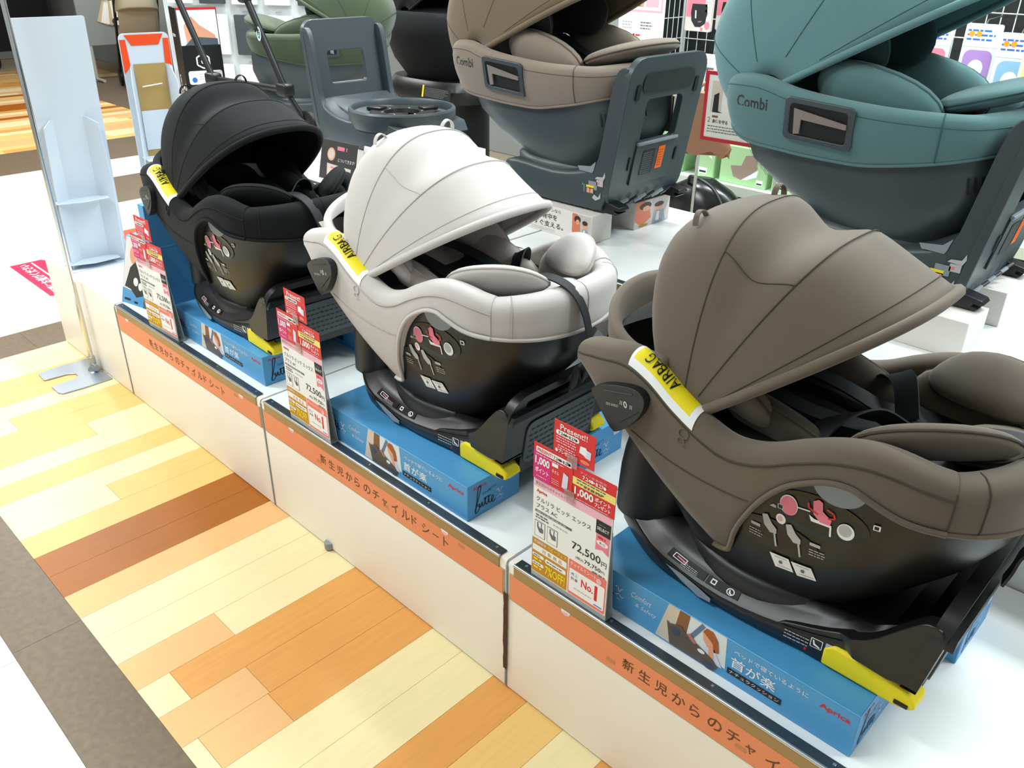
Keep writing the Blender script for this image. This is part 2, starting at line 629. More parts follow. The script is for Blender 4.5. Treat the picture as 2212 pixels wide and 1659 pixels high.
def platform(x0, x1, y0, y1, z1, label, strip=None, rail=True, text_x=None, clips=(), face=WHITE_FRONT, foot=None, trim=True):
    t = empty('display_platform', ((x0+x1)/2, (y0+y1)/2, 0), 0, label, 'display stand', 'white display platform units')
    ox, oy = (x0+x1)/2, (y0+y1)/2
    hx, hy = (x1-x0)/2-0.003, (y1-y0)/2
    # carcass: front panel and top meet in a small radius
    prof = [(-hy, 0.004), (-hy, z1-0.006), (-hy+0.002, z1-0.0015), (-hy+0.006, z1-0.0), (hy, z1), (hy, 0.004)]
    prism('carcass', [(a, b) for a, b in prof], 2*hx, lambda u, v, d: Vector((-hx+d, u, v)), face, t)
    bx('top_board', -hx+.001, hx-.001, -hy+0.024, hy, z1-0.001, z1+0.0006, WHITE_TOP, t, 0)
    if trim:
        tube('seam_trim', [(hx+.003, -hy-.0005, .006), (hx+.003, -hy-.0005, z1-.01), (hx+.003, -hy+.008, z1-.0020), (hx+.003, hy, z1-.0020)], .0030, GREY_TRIM, t, 6)
    if rail:
        a, b = -hx+.016, hx-.018
        bx('shelf_rail', a, b, -hy+.001, -hy+.021, z1, z1+.0042, RAIL_DARK, t, 0.0008)
        tube('rail_lip', [(a, -hy-.0012, z1+.002), (b, -hy-.0012, z1+.002)], .0036, RAIL_LIP, t, 8)
        bx('rail_face', a, b, -hy-.0028, -hy+.0, z1-.0245, z1-.001, RAIL_TAN, t, 0.0006)
        for sx_ in np.linspace(a+.02, b-.02, 5):
            rbox('screw', (float(sx_), -hy+.013, z1+.0046), (.005, .005, .0014), STEEL, t, .0006)
    if strip:
        bx('label_strip_border', -hx+.004, hx-.004, -hy-.0016, -hy, z1-.0875, z1-.0235, mat('khaki_border', '#b9a878', rough=.5), t, 0)
        st = bx('label_strip', -hx+.0075, hx-.0075, -hy-.0024, -hy-.0012, z1-.085, z1-.025, ORANGE, t, 0)
        p = Print(plane_map((0, -hy-.0024, z1), (1, 0, 0), (0, 0, 1)))
        if text_x is not None:
            s = '新生児からのチャイルドシート'
            for i, ch in enumerate(s):
                hgt = .0245 if ch not in 'ーャ' else (.003 if ch == 'ー' else .018)
                p.text(ch, text_x-ox+i*.0345, z1*0-.0655+(.011 if ch == 'ー' else 0), hgt, BROWN_INK, 1, bold=0.012)
        for cx in clips:
            pc = Print(p.m)
            pc.poly(ellipse(cx-ox, -.0235, .011, .011, 14, 180, 360), INKW, 2)
            pc.poly(ellipse(cx-ox, -.0275, .007, .006, 10, 180, 360), INKP, 3)
            pc.build('price_clip', st)
        for sx_, sz_ in [(.06, -.07), (-.2, -.072), (.31, -.04)]:
            pc = Print(p.m)
            pc.rect(sx_, sz_, .02, .009, mat('tape_residue', '#c9895a', rough=.6), 1)
            pc.build('tape_mark', st)
        if p.v:
            p.build('lettering', st)
    if foot is not None:
        tube('levelling_foot', [(foot-ox, -hy-.001, .004), (foot-ox, -hy-.001, .022)], .013, MIDGREY, t, 10)
    return t


Y1 = Y2-.008
platform(-2.41, -1.8, 0, Y1, H, 'white platform unit at the far end under the two cardboard standees', rail=False)
platform(-1.8, -.9, 0, Y1, H, 'white platform unit under the black car seat', True, text_x=-1.56, clips=(-1.71, -1.0))
unit_mid = platform(-.9, 0, 0, Y1, H, 'white platform unit under the off-white car seat', True, text_x=-.634, clips=(-.755, -.18), foot=-.64)
platform(0, .9, 0, Y1, H, 'white platform unit under the brown car seat nearest the camera', True, text_x=.285, clips=(.152, .83))
platform(.9, 1.8, 0, Y1, H, 'white platform unit right of the brown car seat', True, text_x=1.2)
xs2 = [-1.93, -1.3, -.66, .33, 1.5]
labs = ['under the empty grey seat base', 'under the beige car seat', 'under the teal car seat', 'right of the teal car seat']
for i in range(4):
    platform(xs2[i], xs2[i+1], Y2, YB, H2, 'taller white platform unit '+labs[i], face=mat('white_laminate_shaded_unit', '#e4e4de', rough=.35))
# black gap rot between two unit fronts (chipped board edge)
CHIP = mat('chipped_board', '#54341a', rough=.9, var=.3, vscale=120)
ch = []
r_ = random.Random(3)
L_, R_ = [], []
for i in range(15):
    z = .055+i*.0145
    L_.append((-.0045-r_.uniform(0, .0022), z))
    R_.append((.0038+r_.uniform(0, .001), z))
prism('chipped_edge', L_+R_[::-1], .0012, plane_map((.45, -Y1/2-.0030, 0), (1, 0, 0), (0, 0, 1)), CHIP, unit_mid)

# ------------------------------------------------------------------ rotating car seats of the front row
ZT = herm([.088, .100, .115, .15, .20, .25, .30, .35, .395, .45, .50, .55, .60, .65, .70],
          [.386, .396, .402, .411, .420, .406, .376, .352, .340, .353, .380, .402, .411, .405, .393])
ZB = herm([.088, .100, .115, .15, .20, .25, .30, .35, .38, .400, .412, .435, .46, .49, .52, .55, .575, .60, .635, .665, .70],
          [.352, .347, .340, .318, .282, .232, .182, .135, .113, .119, .165, .222, .268, .306, .328, .342, .345, .337, .325, .320, .317])
YO = herm([.090, .15, .25, .40, .55, .62, .66, .69], [.182, .200, .210, .213, .211, .204, .194, .179])


def tuck(z):
    return .050*max(0.0, (.33-z)/.2)**1.6


def rim_ring(x, y, nx, ny, zt, zb, th=.052):
    h = zt-zb
    r = min(th/2, h*.46)
    rb = min(.006, h*.2)
    pts = []

    def P(d, z):
        dd = d+tuck(z)
        pts.append(Vector((x-nx*dd, y-ny*dd, z)))
    P(.008, zb)
    for i in range(7):
        P(0 if i else .002, zb+rb+(zt-r-zb-rb)*i/6)
    for i in range(1, 7):
        a = math.pi*i/7
        P(r-r*math.cos(a), zt-r+r*math.sin(a))
    for i in range(4):
        P(2*r, zt-r-(zt-r-zb)*i/3*.98)
    return pts


def near_station(x):
    e = .004
    xa, xb = max(.09, x-e), min(.69, x+e)
    d = Vector((xb-xa, -(YO(xb)-YO(xa)), 0)).normalized()
    n = Vector((d.y, -d.x, 0))
    return x, -YO(x), n.x, n.y, ZT(x), ZB(x)


def front_stations():
    pts = smooth_path([(.66, -.194, 0), (.69, -.179, 0), (.72, -.153, 0), (.748, -.112, 0), (.766, -.058, 0), (.772, 0, 0), (.766, .058, 0), (.748, .112, 0), (.72, .153, 0), (.69, .179, 0), (.66, .194, 0)], 5)
    i0, i1 = 5, len(pts)-6
    out = []
    for i in range(i0, i1+1):
        d = (pts[i+1]-pts[i-1]).normalized()
        n = Vector((d.y, -d.x, 0))
        w = abs(pts[i].y)/.179
        zt = .403-.010*w**2
        zb = .309+.008*w**2
        out.append((pts[i].x, pts[i].y, n.x, n.y, zt, zb))
    return out


def mir(p):
    return Vector((p.x, -p.y, p.z))


def rim_surface(x, a, lift=0.0):
    """point on the near rim: a = arc angle in degrees over the rolled edge (0 outer face, 90 top); a < 0 goes down the face in mm"""
    X, Y, nx, ny, zt, zb = near_station(x)
    r = min(.026, (zt-zb)*.48)
    if a >= 0:
        t = math.radians(a)
        d, z = r-(r+lift)*math.cos(t), zt-r+(r+lift)*math.sin(t)
    else:
        d, z = -lift, zt-r+a*.001
    dd = d+tuck(z)
    return Vector((X-nx*dd, Y-ny*dd, z))


SHELL = [(.070, .43, .165, .135), (.10, .43, .185, .148), (.13, .435, .212, .160), (.20, .445, .262, .176), (.27, .447, .300, .188), (.33, .452, .312, .192)]
SH_C = herm([s[0] for s in SHELL], [s[1] for s in SHELL])
SH_X = herm([s[0] for s in SHELL], [s[2] for s in SHELL])
SH_Y = herm([s[0] for s in SHELL], [s[3] for s in SHELL])


def shell_pt(x, z, lift):
    e = 2.6
    t = min(.999, abs((x-SH_C(z))/SH_X(z)))
    return Vector((x, -(SH_Y(z)*(1-t**e)**(1/e))-lift-.0006, z))


def canopy(root, M, seamM, piv, a, prof, ribs, n, loops, pocket, brim_r=.0055, thick=.004, rear=165, name='canopy'):
    px, pz = piv
    ths = sorted(p[0] for p in prof)
    Rf = herm(ths, [dict(prof)[t] for t in ths])
    th0, th1 = prof[-1][0], prof[0][0]      # front (small angle), rear (large)
    ribs_s = sorted(ribs+[th0, th1])

    def sag(th):
        for q0, q1 in zip(ribs_s[:-1], ribs_s[1:]):
            if q0 <= th <= q1:
                return 1-.028*math.sin(math.pi*(th-q0)/(q1-q0))
        return 1

    def P(th, t, off=0.0):
        c, s = math.cos(t), math.sin(t)
        e = 2/n
        h = abs(s)**e
        y = -a*math.copysign(abs(c)**e, c)
        R0 = (Rf(th)*(1-(1-sag(th))*h)+off)*h
        tr_ = math.radians(th)
        return Vector((px+R0*math.cos(tr_), y*(1+off*2), pz+R0*math.sin(tr_)))
    nt = 52
    tt = []
    for i in range(nt+1):
        u = i/nt
        tt.append(.03+(math.pi-.06)*u)
    nth = 34
    rings = [[P(th0+(th1-th0)*i/nth, t) for t in tt] for i in range(nth+1)]
    o = loft(name, rings, M, root, False, False, sharp=None)
    sm = o.modifiers.new('thickness', 'SOLIDIFY')
    sm.thickness = thick
    sm.offset = -1
    for rb in ribs:
        tube('rib_seam', [P(rb, t, .0002) for t in tt[1:-1]], .0011, seamM, o, 6)
    # rolled front brim
    tube('brim', [P(th0, t, 0) for t in tt], brim_r, M, o, 8)
    tube('brim_seam', [P(th0+5.0, t, .0003) for t in tt[2:-2]], .0009, seamM, o, 5)
    if pocket:
        ra, rb, tf = pocket
        for sgn in (0, 1):
            f = (lambda t: t) if sgn == 0 else (lambda t: math.pi-t)
            tube('pocket_seam', [P(ra+(rb-ra)*k/10, f(tf), .0005) for k in range(11)], .0010, seamM, o, 5)
    for th, y in loops:
        # small pull loop standing up at the seam
        c = min(.999, abs(y)/a)
        t = math.acos(c**(n/2))
        t = t if y < 0 else math.pi-t
        b = P(th, t)
        rad = Vector((math.cos(math.radians(th)), 0, math.sin(math.radians(th))))
        tan = Vector((0, 1, 0))
        ribbon('pull_loop', [b-rad*.004+tan*(.016*math.cos(q))+rad*(.020*math.sin(q)) for q in np.linspace(0, math.pi, 12)], rad.cross(tan), .009, .0022, M, o)
    return o


def swept_pad(name, pts, th, mt, root):
    return None


def car_seat(X, Yc, Zb, M, seam, rimM, label, group, rz=0.0, prof=None, ribs=None, inner=None, detail=True, canopy_tilt=0):
    t = empty('car_seat', (X, Yc, Zb), rz, label, 'car seat', group)
    # ---------------- base
    bw = herm([.10, .125, .16, .20, .25, .32, .42, .50, .57, .64, .70], [.02, .07, .10, .125, .150, .163, .168, .164, .156, .148, .140])
    zs = herm([.10, .20, .30, .40, .48, .57, .63, .68, .71], [.060, .050, .036, .030, .036, .052, .072, .098, .115])
    xs = [.10, .105, .112, .125, .14, .16, .18, .20, .225, .25, .28, .32, .36, .40, .44, .48, .52, .56, .60, .64, .67, .695, .70]

    def outline(s, ins, zf):
        near = [Vector((.42+(x-.42)*s, -max(.004, bw(x)-ins), zf(x))) for x in xs]
        return near+[mir(p) for p in reversed(near)]
    rings = [outline(.93, .016, lambda x: .0), outline(.985, .004, lambda x: .006), outline(1.0, 0, lambda x: zs(x)*.55),
             outline(1.0, .0, lambda x: zs(x)-.003), outline(.995, .003, lambda x: zs(x)), outline(.985, .006, lambda x: zs(x)+.0015), outline(.93, .020, lambda x: zs(x)+.017), outline(.80, .034, lambda x: min(zs(x)+.030, .082))]
    base = loft('base', rings, BLACK2, t, True, sharp=50)
    tube('base_seam', [Vector((.42+(x-.42)*1.001, -bw(x)-.0006, zs(x)-.001)) for x in xs[3:-1]], .0013, BLACK, base, 5)
    # front rebound bar: an inclined frame with a slotted grille
    bar = [q for q in rrect(-.168, 0.0, .168, .198, .055, 6) if q[1] > .05]
    bar = bar+[(-.168, .050), (-.113, .048), (-.113, .0), (.113, .0), (.113, .048), (.168, .050)]
    mp = lambda u, v, d: Vector((.682+.030*(v/.2)+d, u, v))
    prism('rebound_bar', bar, .022, mp, BLACK2, t, holes=[rrect(-.12, .165, .12, .182, .008)[::-1]], bevel=.005)
    for s in (-1, 1):
        ck = smooth_path([(a_, b_, 0) for a_, b_ in [(.50, .030), (.56, .048), (.62, .050), (.690, .050), (.714, .10), (.724, .160), (.700, .170), (.672, .142), (.630, .092), (.570, .062), (.51, .044)]], 3, True)
        prism('bar_cheek', [(q.x, q.y) for q in ck], .026, lambda u, v, d: Vector((u, s*((.166 if u > .60 else bw(u)-.001)-d), v)), BLACK2, t, bevel=.006)
    gr = prism('grille_panel', rrect(-.108, .022, .108, .125, .02), .004, lambda u, v, d: mp(u, v, .021+d), DARKGREY, t)
    pg = Print(lambda u, v, l: mp(u, v, .0252+l))
    for j in range(6):
        for i in range(14):
            xx = -.100+i*.0145+(j % 2)*.004
            pg.rr(xx, .034+j*.014, .011, .004, .002, INK, 1)
    pg.build('slots', gr)
    prism('rebound_trim', rrect(-.172, .19, .172, .203, .006), .030, lambda u, v, d: Vector((.678+.030*(.2/.2)+d, u*(1 if abs(u) < .12 else .97), v-(abs(u)/.172)**6*.05)), BLACK, t)
    # isofix arms with yellow guards
    for s in (-1, 1):
        yc = s*.137
        prof_ = [(.575, .003), (.575, .034), (.590, .046), (.660, .044), (.698, .034), (.712, .024), (.716, .013), (.708, .006), (.690, .002)]
        o = prism('isofix_arm', prof_, .042, lambda u, v, d: Vector((u, yc-.021+d, v)), YELLOW, t, bevel=.004)
        rbox('latch_slot', (.696, yc-.0212, .012), (.020, .004, .007), BLACK, o, .001)
        rbox('release_block', (.563, yc-.002, .016), (.042, .032, .030), BLACK, t, .004)
        if s < 0:
            rbox('release_mark', (.548, yc-.0185, .017), (.004, .0015, .016), RED, t, .0004)
    # turntable and seat shell
    loft('turntable', [super_ring(.43, 0, r, r*.86, z, 44, 2.1) for z, r in ((.045, .176), (.070, .178), (.078, .172), (.082, .165))], BLACK, t)
    sh = loft('seat_shell', [super_ring(c, 0, rx, ry, z, 48, 2.6) for z, c, rx, ry in SHELL], BLACK2, t)
    # rear black housing under the back
    loft('rear_housing', [super_ring(.19+i*.006, 0, .075+.012*math.sin(math.pi*i/5), .12, .045+i*.04, 28, 2.8) for i in range(6)], BLACK, t)
    # ---------------- fabric sides and front
    nx_ = 64
    ns = [rim_ring(*near_station(.090+(.69-.090)*i/nx_)) for i in range(nx_+1)]
    for s in (0, 1):
        rg = ns if s == 0 else [[mir(p) for p in r] for r in ns]
        o = loft('side_panel', rg, M, t, True, sharp=60)
        ff = (lambda p: p) if s == 0 else mir
        tube('piping', [ff(rim_surface(.094+(.69-.094)*i/60, -1, .0006)) for i in range(61)], .0014, seam, o, 5)
        low = []
        for i in range(47):
            x = .372+(.69-.372)*i/46
            X_, Y_, nx, ny, zt, zb = near_station(x)
            dd = tuck(zb+.004)-.0015
            low.append(ff(Vector((X_-nx*dd, Y_-ny*dd, zb+.004))))
        tube('edge_binding', low, .0042, M, o, 7)
        pth = []
        for k in range(25):
            x = .225+k*.0125
            z = herm([.225, .30, .40, .47, .525], [.285, .262, .252, .262, .285])(x)
            if z > ZB(x)+.012:
                X_, Y_, nx, ny, zt, zb = near_station(x)
                dd = tuck(z)-.0006
                pth.append(ff(Vector((X_-nx*dd, Y_-ny*dd, z))))
        if len(pth) > 3:
            tube('panel_seam', pth, .0008, seam, o, 4)
        # embossed round mark
        if s == 0 and detail:
            for cx, cz, rr, rt_ in ((.325, .325, .0085, .0011), (.322, .311, .0060, .0008)):
                ring = []
                for k in range(20):
                    an = 2*math.pi*k/20
                    x = cx+rr*math.cos(an)
                    X_, Y_, nx, ny, zt, zb = near_station(x)
                    ring.append(Vector((X_, Y_-.0003, cz+rr*math.sin(an))))
                tube('embossed_mark', ring, rt_, M, o, 5, True)
        # black side-impact pad on the rear edge
        pad = [(.150, .332), (.165, .347), (.193, .360), (.236, .370), (.258, .361), (.256, .336), (.236, .306), (.214, .286), (.200, .284), (.172, .310)]
        pad = [(p.x, p.y) for p in smooth_path([(a_, b_, 0) for a_, b_ in pad], 4, True)]
        fm = (lambda u, v, d: Vector((u, -YO(u)+.004-d, v))) if s == 0 else (lambda u, v, d: Vector((u, YO(u)-.004+d, v)))
        o2 = prism('side_impact_pad', pad, .020, fm, BLACK, t, bevel=.006)
        if s == 0 and detail:
            pp = Print(lambda u, v, l: fm(u, v, .0204+l))
            pp.text('0', .222, .332, .012, INKL, 1, bold=.03, rot=12)
            for q in (-1, 1):
                for k2 in (0, 1):
                    pp.line(.226+q*(.0085+k2*.003), .335, .226+q*(.0085+k2*.003), .342, .0012, INKL, 1)
            pp.text('SIDE SHIELD', .186, .323, .0042, INKL, 1, w=.026, rot=12)
            pp.build('lettering', o2)
            tube('pad_groove', [fm(.178+k*.0065, .345+k*.0017, .0203) for k in range(10)], .0011, INK, o2, 4)
            tube('pad_groove', [fm(.215+k*.0045, .303+k*.0042, .0203) for k in range(9)], .0011, INK, o2, 4)
    fs = [rim_ring(*a) for a in front_stations()]
    fo = loft('front_cushion', fs, M, t, True, sharp=60)
    for idx in (0, 5, len(fs)//2, len(fs)-6, len(fs)-1):
        tube('seam', [p+(p-Vector((.5, 0, p.z))).normalized()*.0006 for p in fs[idx][1:12]], .0011, seam, fo, 5)
    low = [r[1]+Vector((0, 0, -.002)) for r in fs]
    tube('edge_binding', low, .0042, M, fo, 7)
    # ---------------- airbag warning label on the near rim
    if detail:
        lab = Print(lambda u, v, l: rim_surface(u, v, .0006+l))
        nseg = 24
        for i in range(nseg):
            xa, xb = .212+.126*i/nseg, .212+.126*(i+1)/nseg
            for j in range(11):
                lab.poly([(xa, 10+10*j), (xb, 10+10*j), (xb, 20+10*j), (xa, 20+10*j)], INKW, 1)
            if 1 <= i < nseg-2:
                for j in range(7):
                    lab.poly([(xa, 40+10*j), (xb, 40+10*j), (xb, 50+10*j), (xa, 50+10*j)], INKY, 2)
        gv, gf, gw, gh = glyph('AIRBAG', .0)
        b = len(lab.v)
        k = lab._mi(INK)
        for p in gv:
            lab.v.append(rim_surface(.292-p[0]/gw*.058, 98-p[1]/gh*44, .0034))
        for f in gf:
            lab.f.append(tuple(b+i for i in f))
            lab.mi.append(k)
        lab.build('airbag_label', t)
    # ---------------- stickers on the shell under the cut-out
    if detail:
        st = Print(shell_pt)
        st.poly(ellipse(.555, .329, .036, .030, 24, 180, 360), MIDGREY, 4)
        DK = mat('dark_sticker', '#0d0f10', rough=.3)
        st.ell(.535, .268, .068, .036, DK, 1, 30)
        st.ell(.492, .268, .0125, .0165, INKPB, 3)
        st.ell(.492, .269, .0135, .0178, INKW, 2)
        st.poly([(.525, .293), (.532, .299), (.538, .296), (.540, .282), (.553, .272), (.552, .262), (.538, .262), (.528, .272)], INKPB, 3)
        st.pline([(.519, .288), (.520, .280), (.534, .274)], .0025, RED, 4)
        st.pline([(.545, .288), (.555, .284), (.557, .277), (.548, .273)], .0025, RED, 4)
        st.line(.504, .272, .523, .274, .0022, INKW, 3)
        st.poly([(.522, .268), (.526, .258), (.554, .259), (.554, .263), (.530, .264)], INKW, 3)
        st.line(.553, .260, .554, .243, .0025, INKW, 3)
        st.ell(.573, .261, .0115, .0145, INKW, 2)
        st.ell(.572, .263, .0085, .0105, INKL, 3)
        st.rr(.605, .281, .009, .009, .001, INKW, 3)
        st.rect(.6065, .2825, .0055, .0055, DK, 4)
        st.ell(.480, .200, .062, .030, mat('dull_sticker', '#1d1e1b', rough=.35), 1, 30)
        for cx in (.466, .503):
            st.poly([(cx-.012, .232), (cx-.004, .236), (cx+.004, .222), (cx+.012, .214), (cx+.012, .205), (cx+.002, .203), (cx-.008, .214)], INKL, 3)
            st.line(cx+.009, .205, cx+.013, .180, .003, INKL, 3)
        st.ell(.483, .238, .0075, .0095, INKW, 3)
        st.ell(.482, .238, .004, .005, INKP, 4)
        st.rr(.476, .256, .009, .009, .001, INKL, 3)
        st.rect(.4775, .2575, .006, .006, DK, 4)
        st.poly([(.464, .254), (.470, .260), (.474, .258), (.474, .254)], INKL, 3)
        st.rr(.437, .203, .015, .006, .001, INKL, 2)
        st.bars(.435, .194, .022, 3, .005, .0018, INKL, 3, 4)
        st.rr(.528, .212, .015, .006, .001, INKL, 2)
        st.bars(.528, .203, .024, 3, .005, .0018, INKL, 3, 5)
        for cx in (.470, .5035):
            st.poly([(cx, .163), (cx+.030, .163+.002), (cx+.038, .138+.002), (cx+.010, .137)], INKW, 2)
            st.ell(cx+.018, .151, .003, .0035, INKG, 3, 8)
            st.line(cx+.008, .159, cx+.027, .1605, .0012, INKL, 3)
            st.line(cx+.013, .1425, cx+.034, .1435, .0012, INKL, 3)
        st.build('instruction_stickers', sh)
        # label band on the base side
        def base_pt(u, v, l):
            k2 = (v-.0)/.030
            return Vector((.42+(u-.42)*(1-.055*k2), -bw(u)+.006+.014*k2-l-.0012, zs(u)+.002+.0155*k2+l*.5))
        bs = Print(base_pt)
        DKB = mat('dark_sticker', '#0d0f10', rough=.3)
        for xa, xb in ((.285, .365), (.368, .430)):
            for i in range(8):
                x1_, x2_ = xa+(xb-xa)*i/8, xa+(xb-xa)*(i+1)/8
                bs.poly([(x1_, .004), (x2_, .004), (x2_, .027), (x1_, .027)], DKB, 1)
        bs.pline([(.296, .010), (.296, .022), (.322, .022), (.322, .010), (.296, .010)], .0016, INKW, 3)
        bs.line(.302, .017, .325, .015, .003, INKPB, 4)
        bs.bars(.316, .013, .038, 3, .004, .0016, INKL, 3, 7)
        bs.rr(.376, .010, .010, .013, .001, INKW, 3)
        bs.rect(.378, .013, .006, .007, INK, 4)
        bs.ell(.414, .015, .0075, .0085, INKW, 3)
        bs.ell(.414, .015, .0055, .0065, DKB, 4)
        bs.poly([(.411, .019), (.413, .019), (.415, .013), (.418, .011), (.418, .009), (.412, .011)], INKW, 5)
        bs.build('instruction_stickers', base)
        lo = Print(lambda u, v, l: Vector((u, -bw(u)-.0012-l-.002*(1-v/.04), v)))
        lw = Print(lo.m)
        lw.poly([(.292, .030), (.330, .017), (.365, .008), (.388, .010), (.388, .018), (.362, .025), (.325, .031)], MIDGREY, 1)
        lw.build('indicator_window', base)
        lo.bars(.515, .034, .045, 3, .006, .0018, INKL, 2, 3)
        lo.rr(.555, .026, .018, .017, .002, INKW, 1)
        lo.rr(.5562, .0272, .0156, .0146, .0016, BLACK2, 2)
        lo.poly([(.558, .040), (.560, .040), (.562, .034), (.570, .030), (.570, .028), (.560, .031)], INKW, 3)
        lo.rr(.577, .032, .012, .012, .001, INKL, 1)
        lo.rect(.579, .027, .008, .002, INKL, 1)
        lo.rr(.652, .055, .010, .009, .001, INKL, 1)
        lo.rect(.6535, .0565, .007, .006, BLACK2, 2)
        lo.build('instruction_stickers', base)
    # ---------------- backrest wall behind the canopy
    wall = smooth_path([(.26, -.166, 0), (.19, -.161, 0), (.132, -.135, 0), (.095, -.08, 0), (.082, 0, 0), (.095, .08, 0), (.132, .135, 0), (.19, .161, 0), (.26, .166, 0)], 6)
    rings = []
    for i, p in enumerate(wall):
        d = (wall[min(i+1, len(wall)-1)]-wall[max(i-1, 0)]).normalized()
        n = Vector((d.y, -d.x, 0))
        zt = .415+.040*max(0, 1-(p.y/.16)**2)
        ring = []
        for off, z in ((0, .29), (.002, .31), (.006, .345), (.008, zt-.03), (.004, zt-.006), (-.006, zt), (-.016, zt-.006), (-.019, zt-.03), (-.019, .345), (-.016, .29)):
            cc = (z-.2)/.25
            ring.append(Vector((p.x+(1-cc)*.055*(1-abs(p.x-.082)/.2), p.y, 0))+n*off+Vector((0, 0, z)))
        rings.append(ring)
    loft('backrest', rings, rimM, t, True, sharp=None)
    # dark mesh filling the gap between back and canopy
    g = []
    for i in range(9):
        x = .105+i*.016
        zz = .402+.09*(i/8)**.7
        g.append([Vector((x, yy, zz-.03*(abs(yy)/.15)**3)) for yy in np.linspace(-.138, .138, 17)])
    loft('back_mesh', g, mat('black_mesh_cloth', '#101214', rough=.9), t, False, False, sharp=None)
    # ---------------- inner liner
    zc = herm([.09, .20, .32, .45, .56, .64, .71, .76], [.40, .350, .285, .235, .225, .265, .335, .375])
    hw = herm([.09, .2, .4, .6, .68, .73, .76], [.135, .165, .168, .160, .135, .10, .06])
    g = []
    for i in range(27):
        x = .085+(.755-.085)*i/26
        row = []
        for k in range(25):
            v = -1+2*k/24
            zz = zc(x)+(max(ZT(min(x, .69))-.03, zc(x))-zc(x))*abs(v)**3.2
            row.append(Vector((x, v*hw(x), zz)))
        g.append(row)
    loft('inner_liner', g, inner or M, t, False, False, sharp=None)
    # padded insert: back pad, head pads, hip wings
    def fr(o, U, V):
        return plane_map(o, U, V)
    leaf = lambda L, Hh, n=22: [(L*.5*math.copysign(abs(math.cos(q))**.9, math.cos(q)), Hh*.5*math.copysign(abs(math.sin(q))**.85, math.sin(q))*(1-.25*math.cos(q))) for q in [2*math.pi*i/n for i in range(n)]]
    wingo = [(q.x, q.y) for q in smooth_path([(-.125, -.02, 0), (-.10, .028, 0), (-.04, .052, 0), (.04, .054, 0), (.10, .034, 0), (.135, -.005, 0), (.11, -.030, 0), (.05, -.042, 0), (-.04, -.050, 0), (-.10, -.044, 0)], 3, True)]
    cushion('back_pad', [(x, y) for x, y in rrect(-.14, -.095, .14, .095, .05)], .035, fr((.32, 0, .325), (math.cos(-.42), 0, math.sin(-.42)), (0, 1, 0)), inner or M, t, seam=seam)
    for s in (-1, 1):
        cushion('head_pad', leaf(.20, .085), .045, fr((.335, s*.125, .385), (.93, s*.12, -.33), (.1, s*.5, .86)), M, t, seam=seam)
        cushion('hip_wing', [(a_*.80, b_*.92) for a_, b_ in wingo], .036, fr((.630, s*.112, .400), (.86, -s*.50, .10), (.30, s*.60, .74)), M, t, seam=seam)
        cushion('hip_pad', leaf(.17, .09), .05, fr((.60, s*.140, .345), (.98, -s*.12, .05), (.0, s*.35, .93)), M, t, seam=seam)
    cushion('seat_pad', rrect(-.085, -.09, .085, .09, .04), .04, fr((.565, 0, .275), (.98, 0, .17), (0, 1, 0)), inner or M, t, seam=seam)
    cushion('front_pad', rrect(-.045, -.060, .045, .060, .035), .03, fr((.672, 0, .366), (.96, 0, .28), (0, 1, 0)), M, t, seam=seam)
    # harness
    for s in (-1, 1):
        pts = smooth_path([(.27, s*.05, .365), (.36, s*.056, .362), (.45, s*.055, .350), (.53, s*.030, .345), (.565, s*.008, .352)], 6)
        ribbon('shoulder_strap', pts, Vector((0, 1, 0)), .036, .003, STRAP, t)
        pts = smooth_path([(.47, s*.13, .33), (.50, s*.105, .375), (.53, s*.06, .385), (.56, s*.012, .352)], 6)
        ribbon('hip_strap', pts, Vector((.8, 0, .5)), .036, .003, STRAP, t)
        cushion('flank_pad', leaf(.22, .08), .05, fr((.44, s*.115, .335), (.97, 0, -.22), (.1, s*.45, .88)), inner or M, t, seam=seam)
    bk = rbox('buckle', (.585, 0, .345), (.040, .042, .026), BLACK, t, .007, 3)
    rbox('buckle_button', (.604, 0, .350), (.014, .026, .016), RED, bk, .003)
    rbox('buckle_indicator', (.611, 0, .336), (.006, .022, .006), mat('green_plastic', '#1fae3d', rough=.4), bk, .001)
    pts = smooth_path([(.61, 0, .33), (.655, 0, .335), (.70, 0, .36)], 5)
    ribbon('crotch_strap', pts, Vector((0, 1, 0)), .034, .003, STRAP, t)
    # tether strap hanging over the front
    pts = smooth_path([(.660, -.055, .405), (.715, -.045, .414), (.758, -.035, .400), (.781, -.025, .365), (.788, -.012, .31), (.782, .0, .25), (.768, .006, .20)], 6)
    ribbon('adjuster_strap', pts, Vector((-.35, .93, 0)), .028, .003, STRAP, t)
    ribbon('strap_end', smooth_path([(.768, .006, .20), (.760, .004, .230), (.752, .002, .222), (.748, .0, .195), (.742, .0, .170)], 5), Vector((-.2, .97, 0)), .028, .004, STRAP, t)
    # ---------------- canopy
    canopy(t, M, seam, (prof[0], prof[1]), prof[2], prof[4], ribs, prof[3], [(ribs[0]+14, -.085), (ribs[0]+4, .05)], (ribs[0], ribs[1], .89), brim_r=.0085)
    return t


FB_BROWN = fabric('taupe_fabric', '#665b4e')
FB_BROWN_D = fabric('taupe_mesh', '#40392f')
SEAM_BROWN = mat('taupe_seam', '#3f382f', rough=.9)
FB_WHITE = fabric('off_white_fabric', '#cac3c0')
FB_WHITE_D = fabric('greige_mesh', '#b3aaa3')
SEAM_WHITE = mat('greige_seam', '#b3aba5', rough=.9)
FB_BLACK = fabric('black_fabric', '#121517', .05)
FB_BLACK_D = fabric('black_mesh', '#101214', .1)
SEAM_BLACK = mat('black_seam', '#0c0d0e', rough=.9)


